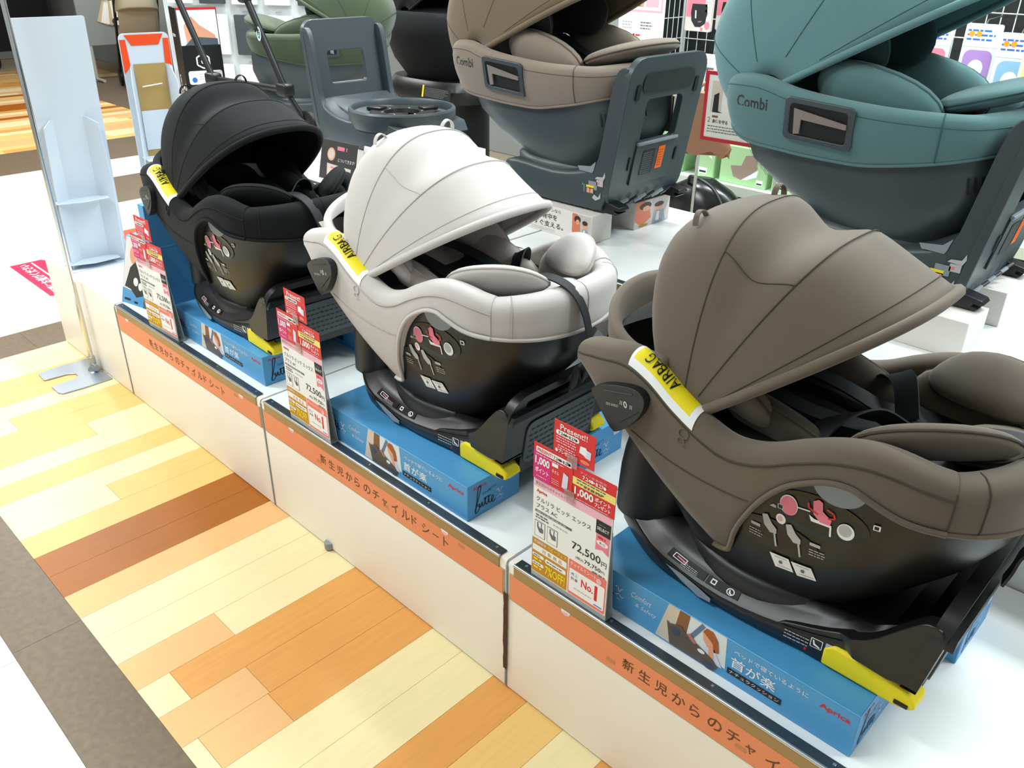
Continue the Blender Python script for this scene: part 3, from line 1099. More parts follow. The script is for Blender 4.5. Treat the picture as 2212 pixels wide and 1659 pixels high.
def can_fit(px, pz, a, n, tA, tB, tF, tR, rF, rB, rAB, rA, rM, rR):
    return px, pz, a, n, [(tR, rR), ((tR+tA)/2, rM), (tA, rA), ((tA+tB)/2, rAB), (tB, rB), (tF, rF)]


def shift(prof, d, k):
    return [(a-d*(1 if a < 110 else max(0, (165-a)/55)), r*(1+k*max(0, (110-a)/70))) for a, r in prof]


car_seat(0.0, .25, .4222, FB_BROWN, SEAM_BROWN, FB_BROWN, 'taupe brown car seat with raised canopy nearest the camera', 'rotating car seats on blue boxes', 0,
         can_fit(.294, .321, .177, 2.8, 87.9, 63.0, 39.3, 136, .360, .322, .291, .312, .292, .118), [87.9, 63.0], FB_BROWN_D)
car_seat(-.81, .25, .4222, FB_WHITE, SEAM_WHITE, FB_WHITE, 'off-white car seat with canopy between the brown and black seats', 'rotating car seats on blue boxes', 0,
         can_fit(.276, .316, .185, 2.44, 77.1, 52.2, 30.8, 126, .386, .335, .311, .315, .290, .10), [77.1, 52.2], FB_WHITE_D)
car_seat(-1.632, .25, .4222, FB_BLACK, SEAM_BLACK, FB_BLACK, 'all-black car seat with canopy at the far end of the front row', 'rotating car seats on blue boxes', math.radians(-2),
         can_fit(.300, .328, .180, 2.57, 83.0, 57.3, 34.2, 147, .400, .324, .290, .305, .287, .108), [83.0, 57.3], FB_BLACK_D)

# ------------------------------------------------------------------ blue cartons under the front seats


def photo_print(p, x, y, s=1.0):
    """printed picture: woman leaning over a child seat in a car"""
    p.poly([(x, y+.004*s), (x+.02*s, y+.085*s), (x+.052*s, y+.085*s), (x+.048*s, y+.004*s)], mat('print_cream', '#d9cdbd', rough=.5), 1)
    p.poly([(x+.030*s, y+.003*s), (x+.042*s, y+.085*s), (x+.062*s, y+.085*s), (x+.055*s, y+.003*s)], INKBR, 2)
    p.poly([(x+.062*s, y+.085*s), (x+.057*s, y+.03*s), (x+.135*s, y+.02*s), (x+.130*s, y+.085*s)], mat('print_sky', '#dfe6e8', rough=.5), 1)
    p.line(x+.066*s, y+.04*s, x+.088*s, y+.082*s, .008*s, mat('print_slate', '#5f7b9b', rough=.5), 3)
    p.poly([(x+.088*s, y+.070*s), (x+.094*s, y+.080*s), (x+.106*s, y+.080*s), (x+.117*s, y+.066*s), (x+.121*s, y+.044*s), (x+.112*s, y+.040*s), (x+.108*s, y+.056*s)], mat('print_auburn', '#a85a2c', rough=.5), 4)
    p.poly([(x+.088*s, y+.070*s), (x+.099*s, y+.074*s), (x+.109*s, y+.060*s), (x+.110*s, y+.046*s), (x+.100*s, y+.042*s), (x+.090*s, y+.054*s)], INKSKIN, 3)
    p.poly([(x+.096*s, y+.044*s), (x+.112*s, y+.046*s), (x+.130*s, y+.018*s), (x+.100*s, y+.016*s)], INKLIL, 4)
    p.poly([(x+.101*s, y+.047*s), (x+.110*s, y+.047*s), (x+.114*s, y+.028*s), (x+.104*s, y+.026*s)], INKSKIN, 5)
    p.poly([(x+.020*s, y+.050*s), (x+.026*s, y+.046*s), (x+.048*s, y+.054*s), (x+.060*s, y+.044*s), (x+.085*s, y+.036*s), (x+.112*s, y+.026*s),
            (x+.122*s, y+.016*s), (x+.118*s, y+.004*s), (x+.030*s, y+.004*s)], mat('print_taupe', '#5c5148', rough=.5), 6)
    p.ell(x+.040*s, y+.036*s, .0085*s, .0075*s, mat('print_navy', '#3a4763', rough=.5), 7)
    p.ell(x+.106*s, y+.009*s, .011*s, .007*s, mat('print_navy', '#3a4763', rough=.5), 7)
    p.ell(x+.090*s, y+.028*s, .007*s, .004*s, INKW, 7)
    p.poly([(x+.060*s, y+.046*s), (x+.067*s, y+.050*s), (x+.080*s, y+.037*s), (x+.074*s, y+.034*s)], mat('print_rose', '#c0746d', rough=.5), 7)


def script_bitte(p, x, y, s, mt, x2mt):
    """handwritten bitte wordmark with crossed X"""
    q = lambda pts: [(a.x, a.y) for a in smooth_path([(x+u*s, y+v*s, 0) for u, v in pts], 5)]
    w = .0020*s/.05*1.1
    p.pline(q([(.0, .02), (.10, .28), (.24, .72), (.28, .95), (.20, .98), (.14, .80), (.10, .45), (.02, .02), (.06, -.06), (.18, .02), (.24, .16), (.20, .26), (.12, .20)]), w, mt, 2)
    p.pline(q([(.18, .18), (.28, .10), (.34, .28), (.36, .10), (.44, .12), (.50, .40), (.50, .18), (.54, .08), (.62, .12), (.66, .40), (.66, .18), (.70, .08), (.78, .10), (.88, .20), (.86, .32), (.80, .28), (.79, .14), (.86, .04), (.98, .10)]), w, mt, 2)
    p.pline(q([(.42, .36), (.60, .38), (.76, .37)]), w*.8, mt, 2)
    p.pline(q([(1.02, .42), (1.12, .46), (1.20, .20), (1.30, .10), (1.36, .16)]), w*.9, x2mt, 2)
    p.pline(q([(1.34, .44), (1.26, .42), (1.16, .20), (1.04, .12)]), w*.9, x2mt, 2)
    p.text('Cururila', x+.36*s, y+.56*s, .10*s, mt, 2, w=.42*s)
    p.text('plus', x+1.12*s, y-.06*s, .10*s, x2mt, 2, w=.2*s)


def blue_carton(x0, x1, y0, y1, z0, label, group, full=True):
    t = empty('blue_carton', ((x0+x1)/2, (y0+y1)/2, z0), 0, label, 'carton', group)
    hx, hy, hz = (x1-x0)/2, (y1-y0)/2, .0847
    c = rbox('carton', (0, 0, hz/2), (2*hx, 2*hy, hz), BLUEBOX, t, .0012, 1)
    p = Print(plane_map((-hx, -hy, 0), (1, 0, 0), (0, 0, 1)))
    L = 2*hx
    k = L/.5
    script_bitte(p, .008*k, .030, .056, INK, INKLIL)
    p.text('Comfort', .098*k, .052, .012, INKLIL, 2, w=.042, shear=.25)
    p.text('& Safety', .108*k, .033, .011, INKLIL, 2, w=.044, shear=.25)
    photo_print(p, .155*k, 0, 1.0)
    p.text('ベッドで寝ているように', .300*k, .062, .0095, INKW, 2, w=.125)
    p.text('首が楽', .297*k, .034, .021, INKW, 2, w=.078, bold=.008)
    p.rect(.293*k, .017, .095, .012, INK, 2)
    p.text('ナチュラクッション', .297*k, .0195, .007, INKW, 3, w=.087)
    p.text('Aprica', .442*k, .058, .012, INKR, 2, w=.047, bold=.02)
    p.build('printed_artwork', c)
    p = Print(plane_map((hx, -hy, 0), (0, 1, 0), (0, 0, 1)))
    p.text('Aprica', .016, .066, .010, INKR, 2, w=.037, bold=.02)
    script_bitte(p, .020, .014, .060, INK, INKLIL)
    p.text('Cururila', .058, .052, .005, INKG, 2)
    p.rr(.118, .050, .022, .022, .003, INKLIL, 1)
    p.build('end_artwork', c)
    pe = [(-hx, -hy, hz), (hx, -hy, hz), (hx, hy, hz)]
    tube('folded_edge', pe, .0009, BLUEBOX_E, c, 4)
    return t


for (xa, yb, nm) in ((.160, .042, 'brown'), (-.646, .029, 'off-white'), (-1.456, .048, 'black')):
    blue_carton(xa, xa+.503, yb, yb+.152, H+.0008, 'long blue carton with printed side under the near edge of the %s car seat' % nm, 'blue cartons under the front seats')
    blue_carton(xa+.045, xa+.548, yb+.300, yb+.452, H+.0008, 'long blue carton under the far edge of the %s car seat' % nm, 'blue cartons under the front seats')

# ------------------------------------------------------------------ price cards


def price_card(x, y, rz, label, fade=False):
    t = empty('price_card', (x, y, H+.0042), rz, label, 'price card', 'price cards along the platform edge')
    mp = plane_map((0, 0, 0), (1, 0, 0), (0, 0, 1))
    # acrylic easel
    hold = bx('acrylic_holder', -.001, .177, .0012, .0024, .0, .222, mat('frosted_acrylic', '#dfe3e2', rough=.15, trans=.6), t, .0004)
    bx('holder_foot', -.001, .177, .0024, .024, .0, .0014, mat('frosted_acrylic', '#dfe3e2'), hold, .0004)
    prism('holder_back', [(0.002, 0), (.176, 0), (.176, .19), (.002, .19)], .0012, lambda u, v, d: Vector((u, .021-.018*(v/.19)+d, v+.001)), mat('frosted_acrylic', '#dfe3e2'), hold)
    sheet = bx('price_sheet', 0, .176, .0002, .0012, .012, .220, PAPER, t, .0003)
    p = Print(plane_map((0, .0002, 0), (1, 0, 0), (0, 0, 1)))
    p.rect(.002, .204, .172, .0155, INKP, 1)
    p.text('新生児からのチャイルドシート', .006, .2085, .0072, INKG, 2, w=.088)
    p.text('Aprica', .008, .1915, .0085, INKR, 2, w=.025, bold=.03)
    p.text('クルリラ ビッテ エックス', .008, .1745, .0105, INK, 2, w=.125)
    p.text('プラス AC', .008, .1605, .0095, INK, 2, w=.050)
    p.rect(.006, .1500, .086, .0052, INKG, 1)
    p.bars(.010, .1512, .07, 1, .004, .0026, INKL, 2, 2)
    p.bars(.008, .1430, .034, 2, .0055, .003, INKG, 2, 3)
    p.bars(.050, .1405, .038, 1, .005, .0028, INKL, 2, 4)
    for cx in (.006, .036):
        p.rect(cx, .097, .025, .035, INKG, 1)
        p.rect(cx+.0012, .0982, .0226, .0326, INKW, 2)
        p.poly([(cx+.006, .129), (cx+.006, .118), (cx+.012, .108), (cx+.021, .109), (cx+.021, .118), (cx+.017, .120), (cx+.018, .130)], INKG, 3)
        p.poly([(cx+.009, .129), (cx+.010, .121), (cx+.015, .118), (cx+.016, .129)], INKW, 4)
    p.text('72,500', .094, .1135, .0185, INK, 2, w=.064, bold=.008)
    p.text('円', .160, .1135, .0115, INK, 2)
    p.text('(税込', .104, .0980, .0072, INK, 2, w=.018)
    p.text('79,750', .1235, .0975, .0100, INK, 2, w=.036, bold=.008)
    p.text('円)', .161, .0985, .0064, INK, 2)
    p.bars(.142, .0905, .028, 1, .004, .0032, INKG, 2, 6)
    # golden campaign block
    p.rect(.001, .014, .086, .077, INKGOLD, 1)
    p.text('店舗限定', .006, .0815, .0070, INKW, 3, w=.030)
    p.text('ベビーフェア', .038, .0810, .0078, INKYP, 3, w=.046, bold=.01)
    p.rect(.003, .0630, .082, .0140, INKW, 2)
    p.text('対 象 商 品', .026, .0652, .0090, INKGOLD, 3, w=.048)
    for j, yy in enumerate((.0500, .0310)):
        p.rr(.003, yy, .028, .0070, .003, INKW, 2)
        p.bars(.006, yy+.0022, .02, 1, .004, .0024, INKG, 3, 8+j)
        p.bars(.006, yy-.0072, .022, 1, .004, .0042, INKY, 3, 10+j)
    p.rr(.034, .0470, .050, .0100, .004, INKW, 2)
    p.bars(.038, .0505, .042, 1, .004, .0026, INKG, 3, 9)
    p.text('7%OFF!', .035, .0220, .0200, INKY, 3, w=.048, bold=.02)
    # ranking block
    p.rr(.0895, .014, .0845, .077, .003, INKS, 1)
    p.rr(.092, .0200, .0795, .0520, .003, INKW, 2)
    p.text('チャイルドシート', .094, .0790, .0085, INKW, 3, w=.058, bold=.01)
    p.ell(.158, .0790, .006, .0065, INKP, 3)
    p.text('売上', .096, .0580, .0065, INKG, 3, w=.016)
    p.text('数量', .096, .0480, .0065, INKG, 3, w=.016)
    p.text('No.', .120, .0440, .0175, INKR, 3, w=.027, bold=.02)
    p.text('1', .150, .0330, .0330, INKR, 3, bold=.02)
    p.bars(.104, .0310, .045, 1, .004, .0022, INKL, 3, 12)
    p.rect(.150, .0225, .018, .0024, INKBL, 3)
    # select badge
    p.rect(.1435, .1780, .0310, .0275, INK, 3)
    p.text('SELECT', .1465, .1865, .0060, INKW, 4, w=.025, bold=.01)
    p.bars(.150, .1965, .017, 1, .003, .0022, INKG, 4, 13)
    p.poly([(.145, .178), (.1735, .178), (.1735, .141), (.159, .148), (.145, .143)], INKPB, 2)
    p.bars(.149, .1695, .02, 1, .003, .0036, INKR, 4, 14)
    p.ell(.1592, .1610, .0125, .0052, INKW, 3)
    p.text('第1位', .1525, .1585, .0050, INKG, 4, w=.013)
    p.build('printed_artwork', sheet)
    # clipped-on campaign tags
    def tagcard(name, u0, v0, w, h, dy, paint, tilt=0):
        o = bx(name, u0, u0+w, -.0016-dy, -.0008-dy, v0, v0+h, RED_CARD, t, .0002)
        pr = Print(plane_map((u0, -.0016-dy, v0), (1, 0, 0), (0, 0, 1)))
        paint(pr, w, h)
        pr.build('printed_artwork', o)
        return o

    def date(pr, x, y, h, mt, w):
        pr.text('7.24', x, y, h, mt, 4, w=w*.36, bold=.015)
        pr.ell(x+w*.42, y+h*.5, h*.42, h*.42, mt, 4, 10)
        pr.poly([(x+w*.50, y+h*.2), (x+w*.56, y+h*.5), (x+w*.50, y+h*.8)], mt, 4)
        pr.text('8.27', x+w*.58, y, h, mt, 4, w=w*.33, bold=.015)
        pr.ell(x+w*.97, y+h*.5, h*.42, h*.42, mt, 4, 10)

    def paint_left(pr, w, h):
        pr.rect(0, 0, w*.455, h*.80, INKM, 1)
        pr.rr(.006, h*.765, w*.90, h*.15, .002, INKW, 2)
        pr.text('PRESENT!', .009, h*.79, .0068, INKR, 3, w=.034, bold=.02)
        date(pr, .046, h*.79, .0062, INK, .036)
        pr.bars(.006, h*.695, w*.86, 1, .003, .0022, INKP, 3, 21)
        pr.text('1,000', .0045, h*.40, .0185, INKW, 3, w=.033, bold=.03)
        pr.text('ポイント', .005, h*.20, .0110, INKW, 3, w=.031, bold=.02)
        pr.bars(.008, h*.09, .024, 1, .003, .0018, INKP, 3, 22)
        pr.bars(.043, h*.58, .014, 1, .003, .0070, INKW, 3, 23)
        pr.text('タオル', .043, h*.40, .0072, INKW, 3, w=.016)
        pr.poly([(.066, h*.14), (.078, h*.10), (.080, h*.50), (.069, h*.56)], INKLIL, 3)
        pr.bars(.043, h*.22, .018, 3, .004, .0014, INKP, 3, 24)

    def paint_right(pr, w, h):
        pr.text('アプリ会員限定', .016, h*.84, .0048, INKP, 3, w=.056)
        date(pr, .022, h*.705, .0075, INKW, .048)
        pr.rect(0, h*.44, w, h*.225, INKYP, 2)
        pr.bars(.010, h*.595, w*.76, 2, h*.09, .0026, INKG, 3, 25)
        pr.bars(.026, h*.47, .04, 1, .003, .0028, INKBR, 3, 26)
        pr.text('1,000', .006, h*.12, .0180, INKW, 3, w=.041, bold=.03)
        pr.text('ポイント', .050, h*.255, .0088, INKW, 3, w=.033, bold=.02)
        pr.text('プレゼント', .050, h*.105, .0080, INKW, 3, w=.033, bold=.02)
        pr.bars(.010, h*.035, w*.8, 1, .003, .0016, INKP, 3, 27)

    def paint_top(pr, w, h):
        pr.text('Present!!', .014, h*.765, .0110, INKW, 3, w=.058, bold=.01)
        pr.rr(.005, h*.585, .050, h*.145, .0045, INKW, 2)
        date(pr, .010, h*.612, .0056, INK, .040)
        pr.bars(.006, h*.51, .050, 3, h*.075, .0022, INKP, 3, 28)
        pr.bars(.010, h*.265, .040, 2, h*.07, .0022, INKP, 3, 29)
        pr.text('●プレゼント', .005, h*.055, .0080, INKW, 3, w=.040, bold=.02)
        pr.poly([(.056, h*.36), (.058, h*.56), (.070, h*.58), (.072, h*.52), (.081, h*.50), (.080, h*.27), (.070, h*.29), (.066, h*.33)], INKW, 3)
        pr.poly([(.070, h*.32), (.072, h*.50), (.080, h*.48), (.078, h*.27)], INKLIL, 4)
        pr.ell(.069, h*.14, .010, h*.06, INKS, 3)
    tagcard('campaign_tag', .001, .2225, .0885, .073, .001, paint_left)
    tagcard('campaign_tag', .0885, .2225, .0915, .066, .0, paint_right)
    tagcard('campaign_tag', .0435, .2930, .0885, .064, -.0005, paint_top)
    for u, v in ((.076, .281), (.074, .210)):
        bx('clear_clip', u, u+.022, -.0036, -.0030, v, v+.024, mat('milky_clip', '#f2e6e6', rough=.2, trans=.85), t, .0004)
    return t


RED_CARD = mat('red_card', '#d91f24', rough=.45)
price_card(.060, .002, 0, 'price card with red campaign tags in front of the brown car seat')
price_card(-.762, .004, math.radians(-1.5), 'price card with red campaign tags in front of the off-white car seat')
price_card(-1.548, .004, math.radians(2), 'pale price card in front of the black car seat')

# ------------------------------------------------------------------ back row: swivel seats with tall rear panel
CZT = herm([0, .03, .10, .19, .33, .42, .53, .61, .70], [.462, .476, .480, .463, .450, .447, .448, .456, .462])
CZB = herm([0, .05, .17, .32, .45, .58, .70], [.378, .348, .333, .328, .346, .374, .392])
CPLAN = smooth_path([(0.004, 0, 0), (.004, -.09, 0), (.010, -.165, 0), (.045, -.208, 0), (.13, -.224, 0), (.28, -.226, 0), (.40, -.222, 0), (.49, -.208, 0), (.555, -.178, 0), (.594, -.11, 0), (.602, 0, 0)], 7)
CSH = [(.160, .385, .150, .140), (.19, .372, .170, .150), (.215, .357, .205, .158), (.245, .342, .240, .166), (.29, .322, .272, .175), (.34, .308, .284, .182), (.375, .307, .282, .184)]
CSC = herm([s[0] for s in CSH], [s[1] for s in CSH])
CSX = herm([s[0] for s in CSH], [s[2] for s in CSH])
CSY = herm([s[0] for s in CSH], [s[3] for s in CSH])


def crim_ring(p, n, zt, zb, th=.06):
    pts = []

    def P(d, z):
        dd = d+.028*max(0, (.44-z)/.1)**1.5
        pts.append(Vector((p.x-n.x*dd, p.y-n.y*dd, z)))
    r = .024
    P(.012, zb-.002)
    P(.002, zb)
    for i in range(6):
        P(-.002*math.sin(math.pi*i/5), zb+.006+(zt-r-zb-.006)*i/5)
    for i in range(1, 7):
        a = math.pi*i/7
        P(r-r*math.cos(a), zt-r+r*math.sin(a))
    for i in range(3):
        P(2*r, zt-r-.05*i)
    return pts


def combi_face(u, v, l):
    """outer face of the near fabric band, u along x, v height"""
    best = None
    for a, b in zip(CPLAN[:-1], CPLAN[1:]):
        if a.y <= 0 and a.x <= u <= b.x and b.x > a.x:
            t = (u-a.x)/(b.x-a.x)
            best = a.y+(b.y-a.y)*t
    y = best if best is not None else -.22
    dd = .028*max(0, (.44-v)/.1)**1.5
    return Vector((u, y+dd-l-.0014, v))


def CPX(v):
    return .540+.085*(max(0, v)/.45)**.75


def combi_base(root, feet=True, panel=True):
    """dark grey base with tall end panel; panel at local x = .635"""
    # body
    prof = [(.16, .106), (.16, .150), (.20, .172), (.30, .178), (.42, .172), (.53, .182), (.585, .205), (.615, .25), (.635, .25), (.660, .106)]
    body = []
    ring_x = [(.165, .10), (.19, .142), (.24, .165), (.34, .172), (.46, .170), (.56, .165), (.635, .160), (.655, .158)]
    bw = herm([a for a, b in ring_x], [b for a, b in ring_x])
    xs = [.165, .17, .18, .20, .225, .26, .30, .35, .40, .45, .48, .51, .535, .555, .566, .572]
    zt = herm([.165, .22, .29, .39, .48, .53, .56, .60], [.150, .170, .176, .170, .180, .196, .215, .23])

    def out(ins, zf, s=1.0):
        near = [Vector((.42+(x-.42)*s, -(bw(x)-ins), zf(x))) for x in xs]
        return near+[mir(p) for p in reversed(near)]
    rings = [out(.012, lambda x: .081, .97), out(.002, lambda x: .087), out(0, lambda x: .11+.0*x), out(.0, lambda x: zt(x)-.012), out(.004, lambda x: zt(x)-.004), out(.014, lambda x: zt(x), .985), out(.05, lambda x: zt(x)+.004, .9)]
    b = loft('base', rings, DARKGREY, root, True, sharp=45)
    if not panel:
        return b
    # shoulder wings sweeping up into the panel
    for s in (-1, 1):
        wing = [(.36, .105), (.47, .106), (.572, .092), (.606, .25), (.630, .430), (.620, .452), (.598, .440), (.584, .395), (.575, .344), (.561, .262), (.550, .215), (.520, .180), (.44, .152)]
        wing = [(p.x, p.y) for p in smooth_path([(a, c, 0) for a, c in wing], 3, True)]
        prism('side_wing', wing, .020, lambda u, v, d: Vector((u, s*(.166-d), v)), DARKGREY, root, bevel=.005)
    # end panel with window
    win = rrect(-.078, .262, .082, .372, .014)
    pan = rrect(-.168, .090, .168, .476, .05, 6)
    prism('end_panel', pan, .020, lambda u, v, d: Vector((CPX(v)+d, u, v)), DARKGREY, root, holes=[win[::-1]], bevel=.006)
    ins = prism('panel_inset', rrect(-.112, .388, .112, .436, .022), .003, lambda u, v, d: Vector((CPX(v)+.0200+d, u, v)), mat('deep_grey_plastic', '#262b2f', rough=.5), root)
    prism('panel_door', rrect(-.088, .145, .088, .255, .006), .004, lambda u, v, d: Vector((CPX(v)+.0202+d, u, v)), DARKGREY, root, bevel=.001)
    bx('door_lip', .616, .626, -.090, .090, .254, .262, MIDGREY, root, .002)
    for s in (-1, 1):
        prism('panel_slot', rrect(s*.128-.008, .372, s*.128+.008, .412, .006), .002, lambda u, v, d: Vector((CPX(v)+.0215+d, u, v)), BLACK, root)
        prism('door_notch', rrect(s*.104-.004, .19, s*.104+.004, .225, .003), .002, lambda u, v, d: Vector((CPX(v)+.0212+d, u, v)), BLACK, root)
    pr = Print(lambda u, v, l: Vector((CPX(v)+.0248+l, u, v)))
    pr.rr(-.055, .170, .056, .066, .002, mat('charcoal_label', '#1d2226', rough=.5), 1)
    pr.bars(-.051, .228, .048, 10, .006, .002, INKG, 2, 31)
    pr.rr(.014, .178, .030, .062, .002, mat('bright_orange_label', '#f26a12', rough=.5), 1)
    pr.bars(.018, .228, .022, 7, .007, .0024, mat('dark_orange_ink', '#b9480a', rough=.5), 2, 33)
    pr.build('warning_labels', root)
    # feet at the panel end
    if feet:
        for s in (-1, 1):
            yc = s*.137
            arm = [(.51, .081), (.51, .108), (.585, .112), (.626, .104), (.632, .096), (.624, .093), (.610, .095), (.610, .089), (.624, .087), (.618, .0815)]
            prism('isofix_arm', arm, .040, lambda u, v, d: Vector((u, yc-.02+d, v)), BLACK, root, bevel=.002)
        for k in range(6):
            yy = -.10+k*.04
            tube('bracket_rod', [(.588, yy-.02, .094), (.602, yy+.012, .111)], .0045, BLACK if k % 2 else MIDGREY, root, 6)
    # stickers near the foot
    st = Print(lambda u, v, l: Vector((u-.058, -.1675-l, v)))
    st.poly([(.545, .195), (.590, .200), (.606, .215), (.600, .190), (.596, .183), (.552, .184)], MIDGREY, 1)
    st.rr(.585, .140, .030, .022, .001, MIDGREY, 1)
    st.poly([(.545, .128), (.572, .130), (.572, .150), (.548, .149)], MIDGREY, 1)
    st.rect(.555, .147, .012, .005, mat('green_label', '#36c24a', rough=.5), 2)
    st.rr(.578, .128, .026, .022, .001, INKG, 1)
    st.rect(.578, .144, .026, .006, INKY, 2)
    st.rect(.581, .130, .009, .012, INKSKIN, 2)
    st.rect(.593, .130, .009, .012, INKSKIN, 2)
    st.poly([(.606, .170), (.612, .176), (.632, .178), (.638, .192), (.640, .180), (.634, .168)], INKL, 1)
    st.rr(.612, .152, .022, .016, .001, INKL, 1)
    st.rect(.616, .156, .006, .006, INKS, 2)
    st.poly([(.600, .118), (.606, .128), (.620, .122), (.628, .136), (.628, .120), (.612, .112)], INKL, 1)
    st.build('instruction_stickers', root)
    return b


def combi_seat(X, Y, rz, M, seam, innerM, label, group, brim_deg, base=True, hoodM=None, side=-1, prof=None, ribs=None, piv=(.105, .440), a=.188, z=H2):
    t = empty('swivel_car_seat', (X, Y, z), rz, label, 'car seat', group)
    combi_base(t, True, base)
    # shell under the band
    sh = loft('seat_shell', [super_ring(c, 0, rx, ry, z_, 48, 2.5+1.3*min(1, max(0, (z_-.2)/.1))) for z_, c, rx, ry in CSH], DARKGREY, t)
    pr = Print(lambda u, v, l: Vector((u, -(CSY(v)*(1-min(.999, abs((u-CSC(v))/CSX(v)))**3.8)**(1/3.8))-l-.001, v)))
    for k in range(7):
        pr.poly([(.545+k*.010, .300+k*.004), (.549+k*.010, .301+k*.004), (.545+k*.010, .332+k*.002), (.541+k*.010, .331+k*.002)], INK, 1)
    pr.build('vent_slots', sh)
    pr = Print(pr.m)
    for k in range(8):
        pr.poly([(.035+k*.013, .318-k*.010), (.039+k*.013, .317-k*.010), (.027+k*.013, .345-k*.010), (.024+k*.013, .345-k*.010)], INK, 1)
    pr.build('vent_slots', sh)
    loft('turntable', [super_ring(.36, 0, rx, ry, z_, 40, 2.2) for z_, rx, ry in ((.150, .19, .158), (.178, .19, .158), (.190, .175, .145), (.194, .15, .12))], DARKGREY, t)
    # fabric band all round
    half = []
    for i, p in enumerate(CPLAN):
        if i == 0:
            d = Vector((0, -1, 0))
        elif i == len(CPLAN)-1:
            d = Vector((0, 1, 0))
        else:
            d = (CPLAN[i+1]-CPLAN[i-1]).normalized()
        n = Vector((d.y, -d.x, 0))
        if i == 0:
            n = Vector((-1, 0, 0))
        half.append(crim_ring(p, n, CZT(p.x), CZB(p.x)))
    full = half+[[mir(q) for q in r] for r in reversed(half[1:-1])]
    bd = loft('fabric_band', full, M, t, False, True, True, sharp=None)
    tube('piping', [r[1]+Vector((0, 0, -.001)) for r in full], .0035, M, bd, 6, True)
    tube('seam', [r[7]+Vector((0, 0, .0006)) for r in full], .0010, seam, bd, 4, True)
    for idx in (len(half)-22,):
        tube('seam', [p+Vector((0, -.0008, 0)) for p in half[idx][1:12]], .0012, seam, bd, 4)
    # carry handle recess
    o = rrect(.182, .358, .330, .446, .010)
    hsh = lambda u, v: (u+(.40-v)*-.06, v-.012*(u-.25)/.07*.35)
    fr_o = [hsh(*q) for q in o]
    fr_i = [hsh(*q) for q in rrect(.195, .370, .318, .434, .008)]
    cf = combi_face if side < 0 else (lambda u, v, l: mir(combi_face(u, v, l)))
    prism('handle_frame', fr_o, .008, lambda u, v, d: cf(u, v, d-.001), DARKGREY, t, holes=[fr_i[::-1]], bevel=.002)
    prism('handle_recess', fr_i, .002, lambda u, v, d: cf(u, v, d+.0025), mat('recess_black', '#0d0f11', rough=.6), t)
    hg = [hsh(*q) for q in [(.205, .425), (.318, .412), (.318, .402), (.222, .405), (.220, .375), (.207, .372)]]
    prism('carry_handle', hg, .004, lambda u, v, d: cf(u, v, .0048+d), MIDGREY if hoodM is None else mat('beige_handle', '#8b7f78', rough=.5), t)
    # name on the band
    lt = Print(combi_face)
    if base:
        lt.text('Combi', .062, .412, .0255, mat('charcoal_thread', '#2e3436', rough=.7), 1, w=.078, bold=.015)
        lt.build('lettering', bd)
    # interior
    zc = herm([.02, .13, .26, .39, .48, .56, .59], [.44, .40, .345, .315, .32, .38, .42])
    hw = herm([.02, .07, .18, .43, .53, .59], [.10, .16, .185, .18, .14, .07])
    g = []
    for i in range(24):
        x = .02+.57*i/23
        g.append([Vector((x, v*hw(x), zc(x)+(CZT(x)-.02-zc(x))*abs(v)**3)) for v in np.linspace(-1, 1, 21)])
    loft('inner_liner', g, innerM, t, False, False, sharp=None)
    leaf = lambda L, Hh, n=22: [(L*.5*math.copysign(abs(math.cos(q))**.85, math.cos(q)), Hh*.5*math.copysign(abs(math.sin(q))**.85, math.sin(q))) for q in [2*math.pi*i/n for i in range(n)]]
    for s in (-1, 1):
        cushion('side_cushion', leaf(.27, .125), .07, plane_map((.335, s*.138, .450), (.97, 0, -.22), (.16, s*.36, .92)), M, t, seam=seam)
        cushion('head_wing', leaf(.16, .12), .05, plane_map((.25, s*.11, .545), (.96, s*.1, -.1), (0, s*.3, .95)), innerM, t, seam=seam)
    cushion('front_pad', leaf(.20, .30), .045, plane_map((.515, 0, .468), (.95, 0, .30), (0, 1, 0)), M, t, seam=seam)
    cushion('seat_pad', rrect(-.12, -.12, .12, .12, .05), .06, plane_map((.40, 0, .36), (.99, 0, .05), (0, 1, 0)), innerM, t)
    for s in (-1, 1):
        ribbon('shoulder_strap', smooth_path([(.22, s*.05, .49), (.31, s*.05, .45), (.40, s*.04, .425), (.455, s*.012, .42)], 5), Vector((0, 1, 0)), .036, .003, STRAP, t)
    bk = rbox('buckle', (.465, 0, .425), (.035, .05, .03), BLACK, t, .006)
    rbox('buckle_button', (.483, 0, .432), (.008, .036, .010), RED, bk, .002)
    canopy(t, hoodM or M, seam, piv, a, prof, ribs, 3.2, [], None, brim_r=.008, rear=175)
    return t


